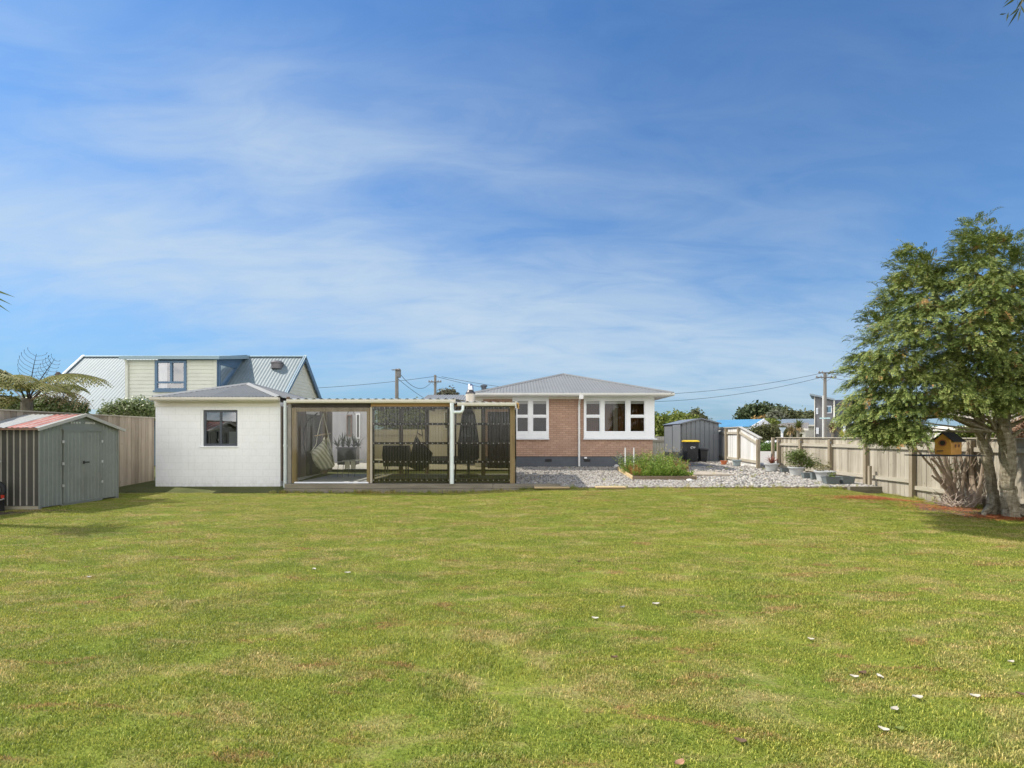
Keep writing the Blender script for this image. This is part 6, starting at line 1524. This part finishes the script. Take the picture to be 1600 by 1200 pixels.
tree('green_shrub','bright green shrub beyond the fence, between the conifer trunks','shrub',13.6,[(1560,672,16,16,0),(1520,676,22,10,.3),(1585,678,22,12,.5)],5200,.08,YGR,.05,0)
tree('red_shrub','reddish flowering shrub beyond the fence right of the trunks','shrub',13,[(1610,668,24,18,0),(1590,676,14,10,0)],2600,.07,leafmat('reddish leaf',(.20,.10,.05),(.34,.2,.12),(.5,.40,.28),.6,.2,3),.05,0)
# cabbage trees and flax in the distance
def cabbage(px,py,Y,r_px,label,name='cabbage_tree',mat=None,n=110,gz_=-.2):
    x=X(px,Y); z=Z(py,Y); L_=r_px/F*Y; o=thing(name,label,'tree',(x,Y,gz_)); MB().tube([(x,Y,gz_),(x,Y,z)],[.18,.12],8).build('trunk',BARK,o)
    strappy('crown',x,Y,z,n,L_*1.25,.11*max(.6,L_/1.2),mat or LFC,o,droop=.8); strappy('skirt',x,Y,z-.1,n//2,L_,.1,leafmat('dead leaf',(.2,.14,.06),(.32,.22,.10),(.4,.3,.16),.7,.1,1),o,droop=2.6); return o
LFC=leafmat('cabbage leaf',(.08,.10,.025),(.15,.17,.05),(.26,.25,.10),.5,.2,.5)
cabbage(1247,670,48,13,'spiky cabbage tree above the fence right of the road sign',n=190)
cabbage(1236,676,49,11,'brownish spiky palm left of the taller cabbage tree',mat=leafmat('brown palm',(.16,.12,.05),(.26,.2,.09),(.33,.28,.13),.6,.2,1))
cabbage(1301,671,52,12,'drooping brown green palm right of the pale pole',mat=leafmat('brown palm',(.16,.12,.05),(.26,.2,.09),(.33,.28,.13)),n=150)
o=thing('flax_bush','small yellow flax showing over the fence beside the conifer','bush',(X(1316,40),40,.3)); strappy('leaves',X(1316,40),40,1.55,60,.6,.06,leafmat('yellow flax',(.25,.24,.03),(.4,.36,.05),(.5,.45,.1),.5,.3,1),o,droop=.5)
tree('low_shrubs','low brown flowering shrubs over the fence near the pots','shrub',45,[(1335,681,12,4,0),(1352,680,10,5,0),(1372,680,14,6,0)],2200,.18,leafmat('russet leaf',(.16,.11,.05),(.25,.16,.08),(.33,.2,.12),.6,.2,1),.05,.3)
# ---- left neighbour greenery
tree('bushy_hedge','pale leaved bushy shrub behind the fence below the tree fern','shrub',15,[(30,636,26,13,0),(62,634,26,12,0),(92,636,24,12,0),(10,641,26,12,0),(122,640,14,9,.6)],9500,.085,SHR,.06,0)
tree('green_shrub','dark green leafy shrub behind the fence left of the garage','shrub',17.6,[(190,641,22,11,0),(212,638,20,12,0),(234,641,18,11,0),(170,644,12,8,0)],8000,.08,SHR,.06,0)
# tree fern
FN=leafmat('fern leaf',(.12,.14,.03),(.24,.245,.065),(.38,.34,.13),.6,.3,1.2); FD=leafmat('dry fern',(.20,.14,.07),(.33,.25,.14),(.45,.36,.22),.7,.2,1.2); RAC=M('dark rachis',(.035,.028,.02),.7,.2,5,bump=0)
TF=thing('tree_fern','spreading tree fern with arching and bare curled fronds behind the left fence','tree fern',(X(40,14),14,0))
MB().tube([(X(40,14),14,0),(X(42,14),14,Z(628,14)+.1)],[.16,.13],12).build('trunk',BARK,TF)
def frond(P_,wmax,mat,leaf=True,curl=False,seed=0,thick=.018,droop=.5):
    """P_ control points in px at depth; pinnae on both sides"""
    r_=random.Random(seed); pts=[]
    K=26
    def bez(t):
        n=len(P_)-1; v=Vector((0,0,0))
        for i,p in enumerate(P_): v+=Vector(p)*math.comb(n,i)*t**i*(1-t)**(n-i)
        return v
    pts=[bez(i/K) for i in range(K+1)]
    MB().tube(pts,[thick*(1-.8*i/K) for i in range(K+1)],6).build('frond_stalk',RAC if mat is not FD else FD,TF)
    m=MB(); N_=(17 if mat is FD else 44) if leaf else 8
    for i in range(N_):
        t=.22+.78*(i+.5)/N_ if leaf else .3+.7*(i+.5)/N_; p=bez(t); d=(bez(min(1,t+.02))-bez(t-.02)).normalized(); w=wmax*(math.sin(math.pi*min(1,(t-.12)*1.02))**.6 if t<.98 else .2)
        side=d.cross(Vector((0,-1,0.15))) if not leaf else d.cross(Vector((0,0,1))); 
        if side.length<.1: side=Vector((0,1,0))
        side.normalize()
        for sg in (-1,1):
            tip=p+side*sg*w+d*w*.45+Vector((0,0,-droop*w*(.6+.5*r_.random())))
            if leaf:
                mid=p.lerp(tip,.5)+Vector((0,0,.12*w)); S=7
                a=[p+(mid-p)*2*f if f<.5 else mid+(tip-mid)*(f-.5)*2 for f in [k/S for k in range(S+1)]]
                for k in range(S):
                    q=a[k]; e=(a[k+1]-q); ln=w*.24*(1-k/S*.55); cr=e.cross(Vector((0,0,1))); cr=cr.normalized() if cr.length>1e-5 else d
                    for s2 in (-1,1):
                        tt=q+cr*s2*ln+e*.7+Vector((0,0,-ln*.6)); m.quad(tuple(q),tuple(q+e*.75),tuple(tt))
            else:
                mid=p+side*sg*w*.6+d*w*.1+Vector((0,0,w*.08)); m.tube([p,mid,p+side*sg*w*.95+d*w*.42,p+side*sg*w*1.0+d*w*.62],[.005,.0045,.0045,.008],4)
    m.build('frond',mat if leaf else RAC,TF)
def fp(px,py,Y=14): return (X(px,Y),Y,Z(py,Y))
frond([fp(45,625),fp(60,590,13.6),fp(95,570,13.2),fp(166,594,12.9)],.40,FN,seed=1,droop=.8)
frond([fp(45,627),fp(70,612,13.8),fp(120,600,13.6),fp(142,632,13.2)],.22,FD,seed=2,droop=1.9)
frond([fp(40,625),fp(20,580,13.6),fp(-10,555,13.2),fp(-60,590,13)],.5,FN,seed=3)
frond([fp(40,625),fp(25,585,13.0),fp(0,565,12.4),fp(-30,600,12)],.45,FN,seed=4,droop=1.0)
frond([fp(38,625),fp(15,600,14.8),fp(-30,570,15),fp(-80,600,15)],.5,FN,seed=5)
frond([fp(48,625),fp(75,600,14.8),fp(100,590,15.4),fp(130,610,16)],.4,FN,seed=6)
frond([fp(45,625),fp(35,600,13.4),fp(60,585,13),fp(100,612,12.6)],.40,FN,seed=11)
frond([fp(45,625),fp(62,604,14.4),fp(90,592,14.6),fp(118,618,14.8)],.36,FN,seed=13)
frond([fp(35,628),fp(10,615,13),fp(-10,610,12.6),fp(-30,640,12.3)],.4,FN,seed=7)
frond([fp(44,625),fp(40,590,13.6),fp(20,570,13),fp(52,600,12.6)],.3,FN,seed=10)
frond([fp(45,620),fp(48,600),fp(50,580),fp(57,553)],.46,FN,leaf=False,seed=8,thick=.02,droop=0)
frond([fp(45,622),fp(58,600),fp(72,580),fp(86,560)],.26,FN,leaf=False,seed=9,thick=.02,droop=0)
MB().lathe([(.01,-.1),(.06,-.06),(.07,.0),(.04,.06),(.01,.07)],fp(91,585),10).tube([fp(50,625),fp(75,600),fp(91,587)],[.03,.02,.012],7).build('curled_frond',M('fern knob',(.12,.09,.07),.9,.3,12),TF)
# cabbage tree whose leaf tips reach in at the left edge
CT=thing('cabbage_tree','cabbage tree just outside the left edge, narrow leaf tips reaching into the sky','tree',(-11.2,9.6,0))
hx_,hy_,hz_=-10.75,9.6,4.15
MB().tube([(-11.3,9.7,0),(-11.0,9.65,2),(hx_,hy_,hz_)],[.14,.12,.09],10).build('trunk',BARK,CT)
rr=random.Random(3); strappy('crown',hx_,hy_,hz_,190,.95,.045,leafmat('cabbage near',(.05,.09,.02),(.10,.15,.04),(.2,.22,.08),.5,.2,2),CT,droop=.9,r=rr)
m=MB()
for (px,py),(qx,qy) in (((-35,452),(25,465)),((-38,458),(20,477)),((-34,463),(17,489))):
    a=Vector(tp(px,py,9.4)); b=Vector(tp(qx,qy,9.4)); mid=a.lerp(b,.5)+Vector((0,0,.05)); w=Vector((0,0,.022))
    m.quad(tuple(a-w),tuple(mid-w),tuple(b),tuple(mid+w),tuple(a+w)); m.tube([Vector((hx_,hy_,hz_)),a],[.02,.012],5)
m.build('leaf',leafmat('cabbage near',(.05,.09,.02),(.10,.15,.04),(.2,.22,.08)),CT)
# overhanging twig in the top right corner
OT=thing('overhanging_tree','tall narrow leaved tree outside the frame, one leafy twig hanging into the top corner','tree',(8.2,6.2,0))
MB().tube([(8.6,6.0,0),(8.4,6.1,3.5),(7.9,5.6,6.2),(X(1640,5.4),5.4,Z(-50,5.4)),(X(1602,5.2),5.2,Z(-8,5.2)),(X(1592,5.2),5.2,Z(14,5.2))],[.12,.09,.05,.02,.006,.003],8).build('trunk',BARK,OT)
EUC=leafmat('long narrow leaf',(.03,.05,.015),(.06,.09,.025),(.13,.15,.05),.45,.2,3); m=MB()
for (a,b,c,d) in ((1578,-4,1567,8),(1590,4,1584,20),(1598,8,1583,20),(1594,14,1584,40),(1598,16,1597,34),(1592,0,1590,16),(1600,2,1603,24),(1588,-6,1577,2),(1566,19,1562,30),(1604,10,1611,30),(1596,-10,1582,-2),(1600,6,1590,30),(1586,10,1580,28),(1595,4,1574,12),(1599,12,1588,22)):
    p=Vector((X(a,5.2),5.2+random.uniform(-.08,.08),Z(b,5.2))); q=Vector((X(c,5.2),5.2+random.uniform(-.12,.12),Z(d,5.2))); mid=p.lerp(q,.4); dv=(q-p).normalized(); s_=dv.cross(Vector((0,1,.3))).normalized()*.011
    m.quad(tuple(p),tuple(mid-s_),tuple(q),tuple(mid+s_))
for k in range(240):
    p=Vector((8.0+.7*rr.gauss(0,1)*.6,5.8+.35*rr.gauss(0,1),6.6+.35*rr.gauss(0,1)));
    if p.x/p.y<1.04 and (p.z-1.6)/p.y<.88: continue
    q=p+Vector((rr.gauss(0,.04),rr.gauss(0,.04),-.12)); s_=Vector((.011,0,0)); mid=p.lerp(q,.4); m.quad(tuple(p),tuple(mid-s_),tuple(q),tuple(mid+s_))
m.build('leaves',EUC,OT)
# ---- fallen petals on the lawn
PET=M('dry petal',(.50,.46,.37),.6,.15,20,bump=0); BRP=M('brown leaf',(.13,.08,.045),.8,.2,20,bump=0)
def petal(px,py,l,rot,mat,label):
    Y=E*F/(py-HY); x=X(px,Y); z=lawn_z(x,Y)+.012; m=MB(); n=6; c,s_=math.cos(rot),math.sin(rot)
    for i in range(n+1):
        f=i/n; w=l*.30*math.sin(math.pi*(.08+.84*f)); u=(f-.5)*l; 
        for v,hz in ((-w,.008),(0,0),(w,.010)): m.v.append((x+c*u-s_*v,Y+s_*u+c*v,z+hz+.012*abs(f-.5)))
    for i in range(n):
        for j in range(2): q=i*3+j; m.f.append((q,q+1,q+4,q+3))
    o=m.build('fallen_petal' if mat is PET else 'fallen_leaf',mat,None,True); tag(o,label,'petal' if mat is PET else 'leaf','scattered petals and leaves on the lawn')
for a in ((1398,1112,.055,.3,PET,'pale petal below the pair, nearest the bottom right lawn'),(1335,1061,.05,-.4,PET,'pale petal, left one of the close pair on right lawn'),(1375,1061,.055,1.6,PET,'pale upright petal, right one of the close pair on right lawn'),(1434,1094,.06,-.1,PET,'long pale curled petal between the pair and the far right one'),(1524,1093,.055,-.2,PET,'pale petal lying farthest right on the lawn'),(1381,1144,.05,-.7,PET,'pale folded petal low on the right lawn beside a green leaf'),(1267,1002,.045,-.6,PET,'lone pale petal up the lawn left of the pair'),(1025,945,.07,.1,PET,'pale petal in the middle of the lawn'),(139,904,.05,.0,PET,'single white petal on the lawn in front of the small shed'),(491,891,.07,-.8,PET,'thin white petal left of centre on the upper lawn'),(543,897,.07,.1,PET,'thin white petal right of its neighbour on the upper lawn'),(930,967,.06,-.3,PET,'tan petal left of the middle one'),(1580,1040,.045,0,PET,'pale petal near the right edge, high on the lawn'),(1406,1143,.05,0,M('green leaf',(.18,.22,.05),.5,.1,10,bump=0),'small yellow green leaf beside the folded petal'),(1348,1055,.06,.2,BRP,'dark brown leaf above the pair of petals'),(1157,1161,.06,-.4,BRP,'brown leaf low in the middle right of the lawn'),(1062,1196,.06,.5,M('tan leaf',(.42,.24,.14),.7,.1,10,bump=0),'tan leaf at the very bottom of the lawn'),(960,1028,.05,.1,BRP,'small dark leaf on the central lawn'),(905,880,.05,.4,BRP,'dark leaf scrap near the top middle of the lawn'),(1598,1091,.06,-.5,BRP,'dark leaf at the right edge of the lawn'),(973,950,.05,.4,M('grey leaf',(.25,.26,.24),.7,.1,10,bump=0),'grey leaf left of the middle petal')):
    petal(*a)
